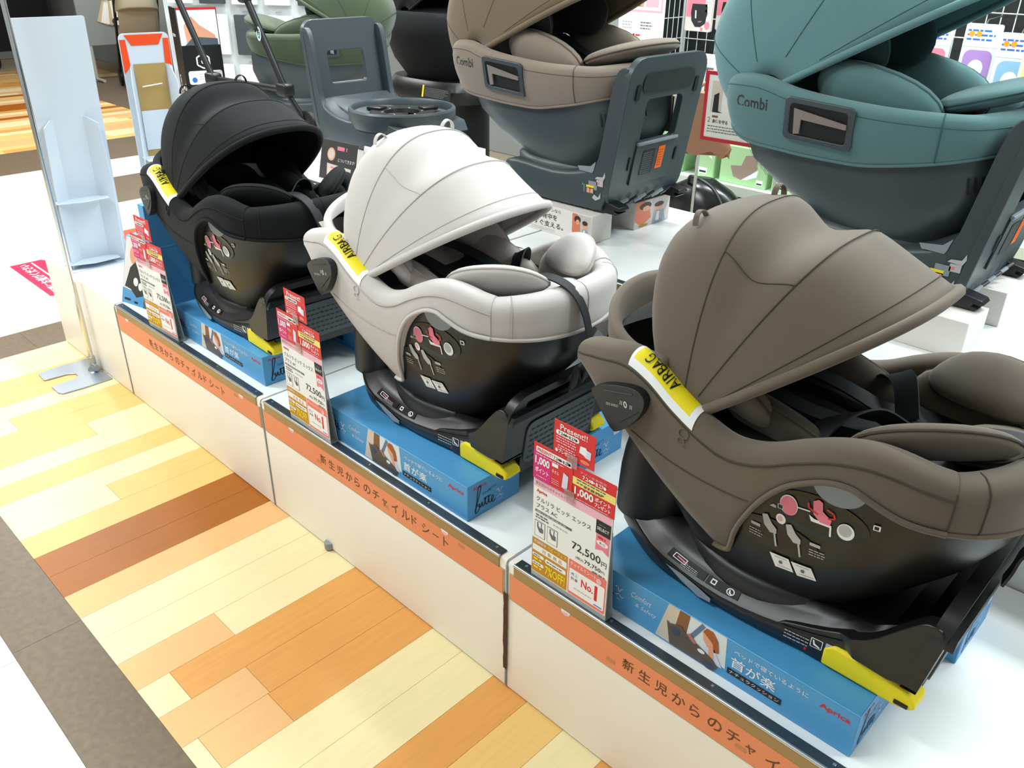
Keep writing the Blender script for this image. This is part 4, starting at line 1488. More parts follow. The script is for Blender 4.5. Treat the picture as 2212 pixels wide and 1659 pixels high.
FB_BEIGE = fabric('beige_fabric', '#8d7f72')
FB_BEIGE_D = fabric('charcoal_inner', '#2b2d2d', .1)
SEAM_BEIGE = mat('beige_seam', '#5b5148', rough=.9)
HOOD_BEIGE = fabric('bronze_hood', '#7a6a55')
FB_TEAL = fabric('teal_fabric', '#5b7f80')
FB_TEAL_D = fabric('deep_teal_inner', '#2a4142', .1)
SEAM_TEAL = mat('teal_seam', '#3c5c5e', rough=.9)
HOOD_TEAL = fabric('teal_hood', '#678f92')
FB_GREEN = fabric('sage_fabric', '#485540')
FB_GREEN_D = fabric('deep_sage_inner', '#26332a', .1)
SEAM_GREEN = mat('sage_seam', '#3c473a', rough=.9)
CPROF = [(205, .120), (185, .150), (165, .185), (140, .240), (115, .290), (90, .335), (65, .385), (45, .425), (29, .475)]
grp = 'swivel car seats of the back row'
combi_seat(-1.052, 1.0, 0, FB_BEIGE, SEAM_BEIGE, FB_BEIGE_D, 'beige car seat with dark grey base in the middle of the back row', grp, 18, True, HOOD_BEIGE, -1, shift(CPROF, 4, 0), [150, 110, 62])
combi_seat(-.150, 1.0, 0, FB_TEAL, SEAM_TEAL, FB_TEAL_D, 'teal car seat with teal hood at the right end of the back row', grp, 24, True, HOOD_TEAL, -1, CPROF, [150, 110, 62])
combi_seat(-2.255, 1.535, math.radians(225), FB_GREEN, SEAM_GREEN, FB_GREEN_D, 'sage green car seat behind the empty grey base', grp, 24, False, None, 1, [(a_, r_*.72) for a_, r_ in CPROF], [150, 110, 62], z=.60)

t = empty('low_platform', (-2.49, 1.30, .001), math.radians(45), 'low white stand carrying the sage green car seat', 'display stand')
bx('carcass', -.32, .30, -.19, .19, 0, .678, WHITE_FRONT, t, .004)
bx('top_board', -.315, .295, -.185, .185, .678, .6795, WHITE_TOP, t, 0)

# empty base on show, turned the other way round
t = empty('seat_dock', (-1.215, 1.0, H2), math.pi, 'empty dark grey car seat base with open turntable ring', 'seat base')
combi_base(t)
rg = [(.178, .150), (.186, .176), (.188, .206), (.184, .212), (.176, .212), (.172, .206), (.170, .186), (.150, .183)]
loft('turntable_ring', [[Vector((.30+r*math.cos(q), r*1.0*math.sin(q), z)) for q in np.linspace(0, 2*math.pi, 48, endpoint=False)] for r, z in rg], DARKGREY, t, False, sharp=30)
loft('turntable_disc', [[Vector((.30+r*math.cos(q), r*math.sin(q), z)) for q in np.linspace(0, 2*math.pi, 40, endpoint=False)] for r, z in ((.168, .183), (.118, .184), (.114, .194), (.062, .194), (.058, .180))], BLACK2, t, False, sharp=30)
for k in range(3):
    an = math.radians(20+120*k)
    rbox('lock_claw', (.30+.105*math.cos(an), .105*math.sin(an), .197), (.06, .045, .012), BLACK2, t, .004, rot=Matrix.Rotation(an, 4, 'Z'))
for k in range(6):
    an = math.radians(60*k)
    rbox('screw', (.30+.070*math.cos(an), .070*math.sin(an), .194), (.008, .008, .004), STEEL, t, .001)
prism('front_lip', [(.12, .135), (.20, .150), (.22, .185), (.14, .170)], .30, lambda u, v, d: Vector((u, -.15+d, v)), DARKGREY, t, bevel=.004)

# ------------------------------------------------------------------ white riser blocks on the upper platform


def riser(x0, x1, y0, y1, label, art=None):
    t = empty('riser_block', ((x0+x1)/2, (y0+y1)/2, H2+.0008), 0, label, 'riser block', 'white riser blocks under the back row')
    hx, hy = (x1-x0)/2, (y1-y0)/2
    c = rbox('block', (0, 0, .039), (2*hx, 2*hy, .078), mat('white_riser', '#e6e1db', rough=.5), t, .0012, 1)
    if art:
        art(c, hx, hy)
    return t


def slogan(c, hx, hy):
    p = Print(plane_map((hx, -hy, 0), (1, 0, 0), (0, 0, 1)))
    x = -.27
    p.text('このシーンなら', x+.075, .062, .0095, INK, 2, w=.085)
    p.text('もう背中を', x+.055, .039, .0165, INK, 2, w=.092, bold=.01)
    p.text('しっかりすぐ支える。', x-.020, .017, .0165, INK, 2, w=.190, bold=.01)
    p.bars(x+.05, .010, .10, 2, .0045, .0016, INKL, 2, 40)
    kid(p, -.068, .003, .066, .072)
    p.build('printed_artwork', c)


def kid(p, x, y, w, h):
    """printed family photo"""
    p.rect(x, y, w, h, mat('print_room', '#c8bfb9', rough=.5), 1)
    p.poly([(x, y+h), (x, y+h*.30), (x+w*.2, y+h*.05), (x+w*.46, y+h*.3), (x+w*.40, y+h*.75), (x+w*.25, y+h)], mat('print_coral', '#d77a5a', rough=.5), 2)
    p.ell(x+w*.28, y+h*.80, w*.17, h*.14, mat('print_hair', '#3b2a22', rough=.5), 3)
    p.ell(x+w*.30, y+h*.70, w*.10, h*.10, INKSKIN, 4)
    p.ell(x+w*.68, y+h*.62, w*.13, h*.12, INKSKIN, 3)
    p.ell(x+w*.68, y+h*.72, w*.14, h*.09, mat('print_hair', '#3b2a22', rough=.5), 4)
    p.poly([(x+w*.50, y), (x+w*.55, y+h*.48), (x+w*.82, y+h*.48), (x+w*.90, y)], mat('print_greyblue', '#9aa4b2', rough=.5), 3)
    p.poly([(x+w*.60, y+h*.1), (x+w*.62, y+h*.45), (x+w*.70, y+h*.45), (x+w*.70, y+h*.1)], INKW, 4)
    p.ell(x+w*.25, y+h*.07, w*.14, h*.05, mat('print_olive', '#9a8a2a', rough=.5), 4)


def endphoto(c, hx, hy):
    p = Print(plane_map((hx, -hy, 0), (0, 1, 0), (0, 0, 1)))
    kid(p, .001, .001, 2*hy-.002, .076)
    p.build('printed_artwork', c)


riser(-.98, -.478, .798, .885, 'white riser block with Japanese slogan under the beige car seat', slogan)
riser(-.98, -.478, .99, 1.158, 'white riser block with photo end under the far side of the beige car seat', endphoto)
riser(-.05, .482, .775, .890, 'plain white riser block under the near side of the teal car seat')
riser(-.05, .482, 1.006, 1.165, 'plain white riser block under the far side of the teal car seat')
riser(-1.78, -1.27, .84, 1.0, 'white riser block under the near side of the empty base')
riser(-1.78, -1.27, 1.03, 1.17, 'white riser block under the far side of the empty base')

# ------------------------------------------------------------------ left end: standees, pole, cartons
# white cardboard standee seen from behind
WCB = mat('white_card_back', '#ccd5df', rough=.6)
t = empty('cardboard_standee', (-2.245, .125, H+.0008), math.radians(84), 'tall plain white cardboard standee seen from its back with folded easel', 'standee')
lean = lambda u, v, d: Vector((u, -.085*(v/.84)+d-.005, v))
prism('board', rrect(-.108, 0, .108, .832, .006), .006, lean, WCB, t)
for s, u0 in ((-1, -.052), (1, .048)):
    wing = [(0, .0), (.055, .0), (.060, .30), (.048, .50), (.012, .52), (0, .52)]
    prism('easel_wing', wing, .003, lambda u, v, d: Vector((u0+(d if s < 0 else -d)+s*u*.75, -.085*(v/.84)-.005-u*.70, v)), WCB, t)
for zz in (.02, .245):
    prism('easel_shelf', [(-.110 if zz > .1 else -.115, 0), (.068, 0), (.068, .06), (-.02, .075), (-.105, .05)], .002, lambda u, v, d: Vector((u, -.085*(zz/.84)-.005-v*.9, zz+d)), WCB, t)
prism('foot_sheet', [(-.12, 0), (.12, 0), (.125, .05), (-.118, .07)], .002, lambda u, v, d: Vector((u, -.005-v, .0004+d)), WCB, t)

# second standee with orange flaps and kraft inside
t = empty('cardboard_standee', (-2.30, .455, H+.0008), math.radians(82), 'white and kraft cardboard standee with bright orange flaps', 'standee')
OR = mat('orange_flap', '#ec4a0e', rough=.5)
lean2 = lambda u, v, d: Vector((u, -.05*(v/.76)+d-.004, v))
prism('board', rrect(-.085, 0, .085, .762, .018), .005, lean2, WCB, t)
fl = lambda u, v, d: lean2(u, v, -.001-d)
prism('orange_flap', [(-.066, .757), (.066, .757), (.046, .722), (-.046, .722)], .0012, fl, OR, t)
prism('orange_flap', [(-.083, .742), (-.064, .742), (-.060, .655), (-.083, .630)], .0012, fl, OR, t)
prism('orange_flap', [(.083, .742), (.064, .742), (.060, .660), (.083, .650)], .0012, fl, OR, t)
prism('kraft_sheet', [(-.050, .30), (.060, .30), (.060, .660), (-.050, .660)], .001, fl, KRAFT, t)
prism('inner_flap', [(-.05, .36), (.055, .36), (.058, .42), (.045, .50), (-.05, .50)], .001, lambda u, v, d: lean2(u, v, -.003-d), WCB, t)
for s, u0 in ((-1, -.060), (1, .066)):
    wing = [(0, .0), (.075, .0), (.075, .32), (.062, .40), (.050, .44), (.050, .60), (.018, .655), (0, .655)]
    prism('easel_wing', wing, .003, lambda u, v, d: Vector((u0+(d if s < 0 else -d)+s*u*.35, -.05*(v/.76)-.005-u*.9, v)), WCB, t)
prism('easel_shelf', [(-.075, 0), (.068, 0), (.068, .085), (-.075, .09)], .002, lambda u, v, d: Vector((u, -.025-v, .335+d)), WCB, t)
tube('crossbar', [(-.035, -.058, .585), (.035, -.058, .592)], .0022, INKW, t, 6)

# orange board lying on the floor behind
tag(bx('orange_board', -3.62, -3.25, .60, .84, .0012, .010, mat('orange_flap', '#ec4a0e'), None, .001), 'orange board lying flat on the cream floor behind the standees', 'board')

# chrome pole on a flat steel foot with a cut-out
t = empty('pole_stand', (-2.083, -.0226, .001), 0, 'thin chrome pole rising from a flat steel foot with round cut-out', 'pole stand')
plate = [(.10, .005), (.10, -.05), (.085, -.13), (.06, -.145), (.035, -.135)]
cut = [(.0+.034*math.cos(math.radians(q)), -.075+.034*math.sin(math.radians(q))) for q in range(-60, 241, 20)]
outl = [(.115, .018), (.118, -.085), (.112, -.150), (.095, -.160), (.035, -.160)]+[(.032+0*1, -.145), (.028, -.085), (.012, -.062), (-.012, -.062), (-.028, -.085), (-.032, -.145)]+[(-.036, -.160), (-.095, -.158), (-.108, -.148), (-.112, -.05), (-.110, .018)]
prism('foot_plate', [(u, v) for u, v in outl][::-1], .004, lambda u, v, d: Vector((u, v, d)), mat('satin_steel_plate', '#aeb9c4', rough=.3, metal=.7), t, bevel=.001)
loft('collar', [[Vector((r*math.cos(q), r*math.sin(q), z)) for q in np.linspace(0, 2*math.pi, 20, endpoint=False)] for z, r in ((.004, .021), (.010, .019), (.016, .013), (.055, .012), (.056, .010))], STEEL, t)
tube('clamp_knob', [(.012, -.002, .022), (.035, .0, .020)], .012, STEEL, t, 10)
tube('pole', [(0, 0, .05), (0, 0, 1.62)], .0085, CHROME, t, 14)

# small leaning brochure carton with printed photo
t = empty('brochure_box', (-1.735, .045, H+.0008), math.radians(12), 'small printed blue brochure box leaning beside the pale price card', 'brochure box')
bm_ = lambda u, v, d: Vector((u+v*.28, d+v*.05, v))
prism('box', [(-.075, 0), (.075, 0), (.070, .235), (-.060, .235)], .04, bm_, BLUEBOX, t)
p = Print(lambda u, v, l: bm_(u, v, -l))
p.poly([(-.070, .055), (.072, .04), (.068, .233), (-.058, .233)], mat('print_white', '#ece8ea', rough=.5), 1)
p.poly([(-.060, .06), (-.035, .13), (-.01, .155), (.01, .12), (.035, .11), (.050, .05), (.0, .03), (-.03, .055)], mat('print_black', '#25272b', rough=.5), 2)
p.ell(-.005, .085, .012, .015, INKW, 3)
p.ell(.018, .072, .010, .014, INKW, 3)
p.ell(-.020, .175, .018, .030, INKSKIN, 2)
p.poly([(.035, .0), (.072, .0), (.070, .10), (.045, .10)], mat('print_slate2', '#4d5a66', rough=.5), 3)
p.rect(-.06, .012, .03, .008, INK, 2)
p.rect(-.01, .008, .018, .007, INK, 2)
p.bars(.02, .22, .04, 6, .012, .005, INKBL, 2, 50)
p.build('printed_artwork', t)
# upright blue panel carton behind the black seat
t = empty('blue_panel_carton', (-1.585, .24, H+.0008), 0, 'upright flat blue carton standing left of the black car seat', 'carton')
c = rbox('carton', (0, 0, .18), (.035, .36, .36), BLUEBOX, t, .001, 1)
p = Print(plane_map((.0175, -.18, 0), (0, 1, 0), (0, 0, 1)))
p.rect(.01, .225, .34, .004, BLUEBOX_E, 1)
p.build('printed_artwork', c)

# red floor sign with white lettering, read from the other side
t = empty('floor_sign', (-3.20, .20, .0006), math.radians(0), 'red floor sticker with white lettering on the cream tiles', 'floor sign')
RS = mat('crimson_sticker', '#d3174a', rough=.4)
prism('sticker', [(-.26, -.07), (.26, -.07), (.30, .0), (.20, .105), (-.20, .105), (-.26, .07)], .0008, lambda u, v, d: Vector((u, v, d)), RS, t)
p = Print(lambda u, v, l: Vector((u, v, .0009+l)))
p.line(-.24, .022, .25, .022, .008, INKW, 1)
p.text('順番にお並びください', .235, .005, .050, INKW, 1, w=.47, bold=.02, rot=180)
p.build('lettering', t)

# ------------------------------------------------------------------ things between the seats and behind
# tall black product box with printed panels
t = empty('product_box', (-2.86, .945, .001), math.radians(-14), 'tall black product box with white icons behind the standees', 'product box')
bk = rbox('box', (0, 0, .567), (.13, .17, 1.134), mat('black_carton', '#121314', rough=.4), t, .002, 1)
p = Print(plane_map((-.065, -.085, .344), (1, 0, 0), (0, 0, 1)))
p.text('cybex', .008, .665, .022, INKW, 2, w=.060, bold=.01)
hexa = lambda cx, cy, r: [(cx+r*math.cos(math.radians(30+60*k)), cy+r*math.sin(math.radians(30+60*k))) for k in range(7)]
p.text('6', .072, .415, .034, INKW, 2, bold=.02)
p.pline(hexa(.080, .432, .036), .007, INKW, 2)
for k, (u, v) in enumerate(((.030, .50), (.018, .44), (.022, .36), (.112, .47))):
    p.line(u, v, u+.008, v-.035, .004, INKW, 2)
    p.line(u+.012, v, u+.002, v-.035, .004, INKW, 2)
    p.ell(u+.005, v+.009, .006, .006, INKW, 2)
p.build('printed_artwork', bk)
p = Print(plane_map((.065, -.085, .344), (0, 1, 0), (0, 0, 1)))
p.rect(.004, .64, .162, .148, INKW, 1)
p.rect(.004, .780, .162, .010, INKR, 2)
p.poly([(.03, .64), (.025, .72), (.06, .755), (.09, .72), (.15, .68), (.16, .64)], INKSKIN, 2)
p.poly([(.02, .64), (.06, .675), (.16, .665), (.16, .64)], mat('print_slate2', '#4d5a66', rough=.5), 3)
p.pline(hexa(.085, .575, .030), .006, INKW, 2)
p.text('6', .076, .563, .026, INKW, 2, bold=.02)
for k in range(3):
    v = .480-k*.066
    p.rr(.015, v, .145, .056, .010, INKW, 1)
    p.ell(.038, v+.019, .011, .011, INKBL, 2)
    p.bars(.060, v+.040, .08, 3, .010, .003, INKL, 2, 60+k)
    p.poly([(.115, v+.028), (.125, v+.048), (.135, v+.024), (.150, v+.016), (.12, v+.010)], INK, 3)
p.build('panel_artwork', bk)

# folded stroller: two long black handle tubes with joints, hinge bar and wheels
t = empty('folded_stroller', (-2.18, .93, H2+.0008), 0, 'folded black stroller with long handle tubes behind the black car seat', 'stroller')
for dx, dy in ((0, 0), (-.46, -.06)):
    tube('handle_tube', [(-.16+dx, dy-.05, .62), (.0+dx, dy, .24), (.02+dx, dy+.005, .20)], .0135, BLACK, t, 10)
    tube('foam_grip', [(-.16+dx, dy-.05, .62), (-.12+dx, dy-.04, .525)], .022, BLACK, t, 10)
    rbox('joint', (-.125+dx, dy-.042, .54), (.05, .045, .07), BLACK, t, .014, 3)
    rbox('hinge', (.02+dx, dy+.005, .20), (.07, .05, .05), BLACK, t, .012, 3)
tube('cross_tube', [(-.44, -.055, .20), (.02, .005, .20)], .012, BLACK, t, 8)
for dx, dy in ((.02, .005), (-.44, -.055)):
    tube('leg_tube', [(dx, dy, .20), (dx+.06, dy+.05, .06)], .012, BLACK, t, 8)
    loft('wheel', [[Vector((dx+.06+r*math.cos(q), dy+.05+w, .062+r*math.sin(q))) for q in np.linspace(0, 2*math.pi, 24, endpoint=False)] for w, r in ((-.012, .03), (-.012, .054), (-.008, .061), (.008, .061), (.012, .054), (.012, .03))], BLACK2, t)
p = Print(lambda u, v, l: Vector((-.065+u, -.0335-l, .40+v)))
p.ell(0, 0, .016, .026, INKW, 1)
p.ell(0, 0, .011, .018, INKTEAL, 2)
p.text('S', -.006, -.010, .020, INKW, 3)
p.build('badge', t)

# black covered seat further back
t = empty('car_seat', (-2.46, 2.05, .0), 0, 'dark black car seat on a black base behind the empty grey base', 'car seat')
loft('pedestal', [super_ring(0, 0, .20, .18, z, 30, 3) for z in (0.001, .70)], BLACK, t)
loft('base', [super_ring(0, 0, rx, ry, z, 36, 3) for z, rx, ry in ((.70, .30, .22), (.76, .31, .23), (.80, .28, .20))], BLACK2, t)
loft('seat_shell', [super_ring(cx, 0, rx, ry, z, 40, 2.6) for z, cx, rx, ry in ((.80, 0, .20, .17), (.88, 0, .28, .21), (1.0, -.02, .33, .23), (1.08, -.03, .34, .235), (1.10, -.03, .32, .22))], FB_BLACK, t)
canopy(t, FB_BLACK, SEAM_BLACK, (-.08, 1.08), .2, CPROF, [150, 110, 62], 3.2, [], None)
p = Print(plane_map((.09, -.236, .73), (1, 0, 0), (0, .2, .97)))
p.rect(0, 0, .19, .05, mat('charcoal_label', '#1d2226'), 1)
p.bars(.005, .042, .17, 6, .007, .003, INKG, 2, 70)
p.rect(-.015, .0, .012, .055, INKY, 1)
p.build('warning_label', t)

# info cards on the upper platform edge
t = empty('info_card', (-1.50, .70, H2+.0008), math.radians(6), 'dark information card with cream notice behind the black car seat', 'information card')
prism('card', [(-.10, 0), (.075, 0), (.075, .125), (-.10, .125)], .003, lambda u, v, d: Vector((u, v*.25+d, v)), mat('charcoal_card', '#3a3735', rough=.5), t)
p = Print(lambda u, v, l: Vector((u, v*.25-l, v)))
p.ell(-.048, .082, .020, .021, INKSKIN, 1)
p.ell(-.048, .082, .015, .016, mat('print_cream', '#d9cdbd'), 2)
p.bars(-.02, .098, .055, 1, .01, .012, INKPB, 2, 71)
p.text('についてきます!', -.012, .062, .011, INKW, 2, w=.082)
p.poly([(-.060, .0), (.055, .0), (.055, .046), (-.065, .052)], mat('print_cream', '#d9cdbd'), 2)
p.bars(-.045, .037, .09, 1, .01, .006, INKPB, 3, 72)
p.bars(-.045, .024, .08, 1, .01, .006, INKPB, 3, 73)
p.bars(-.045, .012, .07, 2, .008, .003, INKG, 3, 74)
p.build('printed_artwork', t)
t = empty('info_card', (-1.335, .74, H2+.0008), math.radians(4), 'white information card with child photo behind the off-white canopy', 'information card')
prism('card', [(-.09, 0), (.09, 0), (.09, .12), (-.09, .12)], .003, lambda u, v, d: Vector((u, v*.25+d, v)), PAPER, t)
p = Print(lambda u, v, l: Vector((u, v*.25-l, v)))
p.rr(-.06, .078, .06, .018, .008, INKL, 1)
p.ell(-.058, .045, .014, .014, INK, 1)
p.poly([(-.065, .0), (-.07, .035), (-.045, .038), (-.04, .0)], INKLIL, 2)
p.ell(.0, .03, .025, .028, INKSKIN, 1)
p.build('printed_artwork', t)

# ------------------------------------------------------------------ wall fixture on the right: mesh panels, packs, shelf
t = empty('mesh_fixture', (-.41, 2.62, 0), 0, 'black shop fixture with white wire mesh behind the back row', 'shop fixture')
bx('back_board', -1.05, 2.4, .02, .06, 0.001, 2.2, mat('fixture_black', '#17191b', rough=.6), t, .002)
WIRE = mat('white_wire', '#cfd2cf', rough=.4)
for k in range(70):
    x = -1.02+k*.048
    tube('mesh_wire', [(x, 0, .82), (x, 0, 1.55)], .0021, WIRE, t, 4)
for k in range(9):
    tube('mesh_wire', [(-1.04, -.004, .84+k*.088), (2.38, -.004, .84+k*.088)], .0021, WIRE, t, 4)
for k in range(6):
    tube('mesh_wire', [(-1.05, -.21+k*.040, .82), (-1.05, -.21+k*.040, 1.55)], .0021, WIRE, t, 4)
for k in range(9):
    tube('mesh_wire', [(-1.054, -.22, .84+k*.088), (-1.054, 0, .84+k*.088)], .0021, WIRE, t, 4)
bx('side_board', -1.10, -1.075, -.22, .02, .001, 2.2, mat('fixture_black', '#17191b'), t, .002)
tube('post', [(-1.06, -.235, .001), (-1.06, -.235, 2.2)], .016, mat('white_post', '#d8dcda', rough=.4), t, 12)
SHELF = mat('pale_green_shelf', '#bfd2c0', rough=.5)
bx('shelf', -1.02, 2.3, -.345, .02, .470, .492, SHELF, t, .002)
bx('shelf_edge', -1.02, 2.3, -.36, -.345, .455, .498, mat('pale_ticket_rail', '#d2dccb', rough=.4), t, .002)
bx('shelf', -1.02, 2.3, -.20, .02, .80, .815, SHELF, t, .002)
bx('shelf', -1.02, 2.3, -.36, .02, .10, .13, SHELF, t, .002)

# white poster on the end of the fixture
t = empty('poster', (-1.300, 2.06, .90), math.radians(1), 'white poster with photos and red Japanese lettering beside the wire mesh', 'poster')
bx('sheet', -.105, .115, 0, .004, 0, .75, PAPER, t, .0005)
tube('stand_pole', [(0, .012, -.898), (0, .012, .70)], .008, CHROME, t, 8)
bx('stand_foot', -.12, .12, -.06, .10, -.899, -.889, BLACK, t, .002)
p = Print(plane_map((0, 0, 0), (1, 0, 0), (0, 0, 1)))
p.rect(-.095, .255, .20, .48, INKP, 1)
p.rect(-.088, .262, .186, .47, INKW, 2)
p.rect(-.080, .275, .095, .16, INKBR, 3)
p.poly([(-.08, .29), (.015, .275), (.015, .30), (-.03, .315), (-.08, .31)], INKSKIN, 4)
p.ell(-.03, .345, .022, .035, INKLIL, 4)
p.ell(-.03, .385, .016, .015, INKR, 4)
p.rect(.025, .395, .05, .04, INKSKIN, 3)
p.bars(.025, .372, .065, 2, .014, .005, INKG, 3, 80)
p.rect(.025, .275, .06, .05, INKP, 3)
p.bars(-.085, .215, .055, 3, .011, .004, INKL, 2, 81)
p.bars(.005, .215, .06, 3, .011, .004, INKG, 2, 82)
p.rr(-.03, .164, .010, .010, .002, INKR, 2)
p.bars(-.016, .166, .03, 1, .01, .006, INKR, 2, 83)
p.text('アプリ会員への', -.045, .085, .026, INKR, 2, w=.13, bold=.015)
p.text('登録はお済みですか?', -.08, .045, .024, INKR, 2, w=.165, bold=.015)
p.build('printed_artwork', t)

# hanging packs
PACKP = mat('pink_pack', '#e27d8c', rough=.35)
PACKC = mat('clear_pack', '#cfc9c4', rough=.2)


def hanging_pack(x, y, z, w, h, body, label, paint, rz=0, grp='hanging packs on the wire mesh'):
    t = empty('hanging_pack', (x, y, z), rz, label, 'hanging pack', grp)
    prism('pack', rrect(-w/2, -h, w/2, 0, .008), .014, lambda u, v, d: Vector((u, d, v)), body, t, bevel=.003)
    tube('hook', [(0, .005, -.004), (0, .02, .012), (0, min(.16, 2.614-y), .018)], .0028, CHROME, t, 6)
    p = Print(plane_map((0, -.0002, 0), (1, 0, 0), (0, 0, 1)))
    paint(p, w, h)
    p.build('printed_artwork', t)
    return t


def paint_bib(p, w, h):
    p.rect(-w*.48, -h*.62, w*.70, h*.60, PACKP, 1)
    p.poly([(-w*.27, -h*.28), (w*.30, -h*.28), (w*.33, -h*.52), (w*.28, -h*.78), (w*.10, -h*.88), (-w*.10, -h*.88), (-w*.26, -h*.72), (-w*.30, -h*.5)], INK, 2)
    p.line(-w*.12, -h*.45, -w*.10, -h*.66, .008, INKL, 3)
    p.line(.0, -h*.75, w*.14, -h*.73, .006, INKG, 3)
    p.ell(w*.36, -h*.83, .013, .015, INKPB, 2)
    p.ell(w*.36, -h*.66, .010, .011, INKW, 2)
    p.ell(w*.16, -h*.93, .007, .007, INKPB, 2)
    p.bars(w*.24, -h*.08, w*.2, 4, .02, .008, INKW, 2, 90)


def paint_plain(c1, c2):
    def f(p, w, h):
        p.rect(-w*.5, -h*.36, w, h*.34, INKW, 1)
        p.bars(-w*.42, -h*.12, w*.8, 3, h*.07, .006, INKBL, 2, 91)
        p.ell(-w*.30, -h*.16, w*.08, w*.08, mat('orange_spot', '#f0a028', rough=.5), 3)
        p.ell(-w*.10, -h*.16, w*.08, w*.08, mat('orange_spot', '#f0a028'), 3)
        p.rr(-w*.40, -h*.93, w*.8, h*.52, w*.2, c1, 2)
        p.ell(.0, -h*.70, w*.22, h*.14, c2, 3)
    return f


LILAC = mat('lilac_bib', '#a884c4', rough=.5)
LBLUE = mat('sky_bib', '#8fc0e2', rough=.5)
PWHITE = mat('pearl_pack', '#dfe4ec', rough=.25)
hanging_pack(-1.272, 2.44, 1.215, .130, .150, PACKC, 'pink and clear pack with black bib hanging left on the mesh', paint_bib)
hanging_pack(-1.175, 2.52, 1.225, .120, .155, PACKC, 'second pink pack half hidden behind the first', paint_bib)
hanging_pack(-1.055, 2.44, 1.255, .140, .160, PACKP, 'pink pack hanging directly above the teal seat', paint_bib)
hanging_pack(-.108, 2.38, 1.17, .115, .20, PWHITE, 'pearl pack with lilac cloth under the teal hood', paint_plain(LILAC, INKLIL))
hanging_pack(-.26, 2.40, 1.16, .10, .19, PWHITE, 'pearl pack with pink cloth mostly behind the teal hood', paint_plain(INKPB, INKW))
hanging_pack(.012, 2.36, 1.15, .115, .21, PWHITE, 'pearl pack with sky blue cloth right of the lilac one', paint_plain(LBLUE, INKW))
hanging_pack(.115, 2.30, 1.24, .13, .28, mat('cream_pack', '#d9d9c6', rough=.4), 'cream pack with yellow print at the far right', paint_plain(INKYP, INKW))


def small_carton(x, y, z, w, d, h, mt, label, paint=None, rz=0, group='cartons on the wall fixture shelves'):
    t = empty('small_carton', (x, y, z+.0006), rz, label, 'carton', group)
    c = rbox('carton', (0, 0, h/2), (w, d, h), mt, t, .0015, 1)
    p = Print(plane_map((-w/2, -d/2, 0), (1, 0, 0), (0, 0, 1)))
    if paint:
        paint(p, w, h)
        p.build('printed_artwork', c)
    return t


GRN = mat('mint_carton', '#a9cf9c', rough=.45)


def paint_cradle(p, w, h):
    p.poly([(w*.30, h*.20), (w*.22, h*.48), (w*.45, h*.52), (w*.52, h*.80), (w*.75, h*.86), (w*.80, h*.5), (w*.62, h*.26), (w*.48, h*.14)], mat('print_mauve', '#9b8478', rough=.5), 1)
    p.poly([(w*.48, h*.14), (w*.62, h*.28), (w*.82, h*.48), (w*.80, h*.28), (w*.60, h*.16)], INKW, 2)
    p.rect(w*.80, h*.08, w*.14, h*.14, INKW, 2)
    p.rect(w*.815, h*.10, w*.11, h*.04, INK, 3)


def paint_narrow(p, w, h):
    p.rect(w*.15, h*.10, w*.5, h*.16, INKW, 1)
    p.rect(w*.2, h*.13, w*.4, h*.05, INK, 2)
    p.poly([(w*.6, h*.9), (w*.3, h*.7), (w*.9, h*.5)], INKW, 1)


def paint_white(p, w, h):
    p.rect(w*.05, h*.80, w*.5, h*.05, INKG, 1)
    p.ell(w*.55, h*.3, w*.25, h*.2, INKL, 1)
    p.bars(w*.1, h*.7, w*.7, 3, h*.07, h*.02, INKL, 1, 95)


small_carton(-.888, 2.37, .492, .22, .12, .155, GRN, 'mint green carton with reclining chair picture on the shelf', paint_cradle)
small_carton(-1.075, 2.37, .492, .085, .12, .165, GRN, 'narrow mint green carton left of the wider one', paint_narrow)
small_carton(-1.30, 2.37, .492, .20, .12, .14, GRN, 'mint green carton behind the beige seat panel', paint_cradle)
small_carton(-.66, 2.37, .492, .18, .12, .12, GRN, 'mint green carton right of the reclining chair picture', paint_narrow)
small_carton(-1.20, 2.36, .815, .20, .16, .165, mat('grey_white_carton', '#c9c6c2', rough=.45), 'grey-white carton above the beige seat panel', paint_white)
small_carton(-1.055, 2.32, .815, .08, .14, .160, mat('pale_carton', '#dfe3e4', rough=.45), 'slim pale carton beside the red framed sign', paint_white)
RED_B = mat('red_carton', '#c9352b', rough=.45)
for k, (mt_, nm) in enumerate(((RED_B, 'red'), (mat('ochre_carton', '#c9a24a', rough=.45), 'ochre'), (KRAFT, 'kraft'))):
    small_carton(-1.36+k*.07, 2.42, .13, .06, .12, .20, mt_, 'small %s carton on the lowest shelf seen through the beige seat panel' % nm)

# brown paper bag hung on a chrome rack pole, red framed sign in front
BAG = mat('brown_kraft_cloth', '#9a7156', rough=.7, var=.08, vscale=12)
t = empty('hanging_bag', (-.80, 1.812, .70), math.radians(4), 'brown cloth bag hanging between beige and teal seats', 'bag')
rr_ = []
for i in range(9):
    z = .02+i*.026
    w = .115+.006*math.sin(i*1.7)
    rr_.append([Vector((x+.005*math.sin(i*2.1+k*.9), y, z-(.012*math.sin(k*1.3) if i == 0 else 0))) for k, (x, y) in enumerate([(w*math.cos(q), .026*math.sin(q)) for q in np.linspace(0, 2*math.pi, 28, endpoint=False)])])
loft('bag_body', rr_, BAG, t)
tube('handle', smooth_path([(-.05, 0, .225), (-.03, .046, .252), (.03, .046, .252), (.05, 0, .225)], 5), .006, BAG, t, 6)
t = empty('framed_sign', (-.625, 1.66, .80), math.radians(3), 'white sign in red frame hanging left of the teal seat', 'sign')
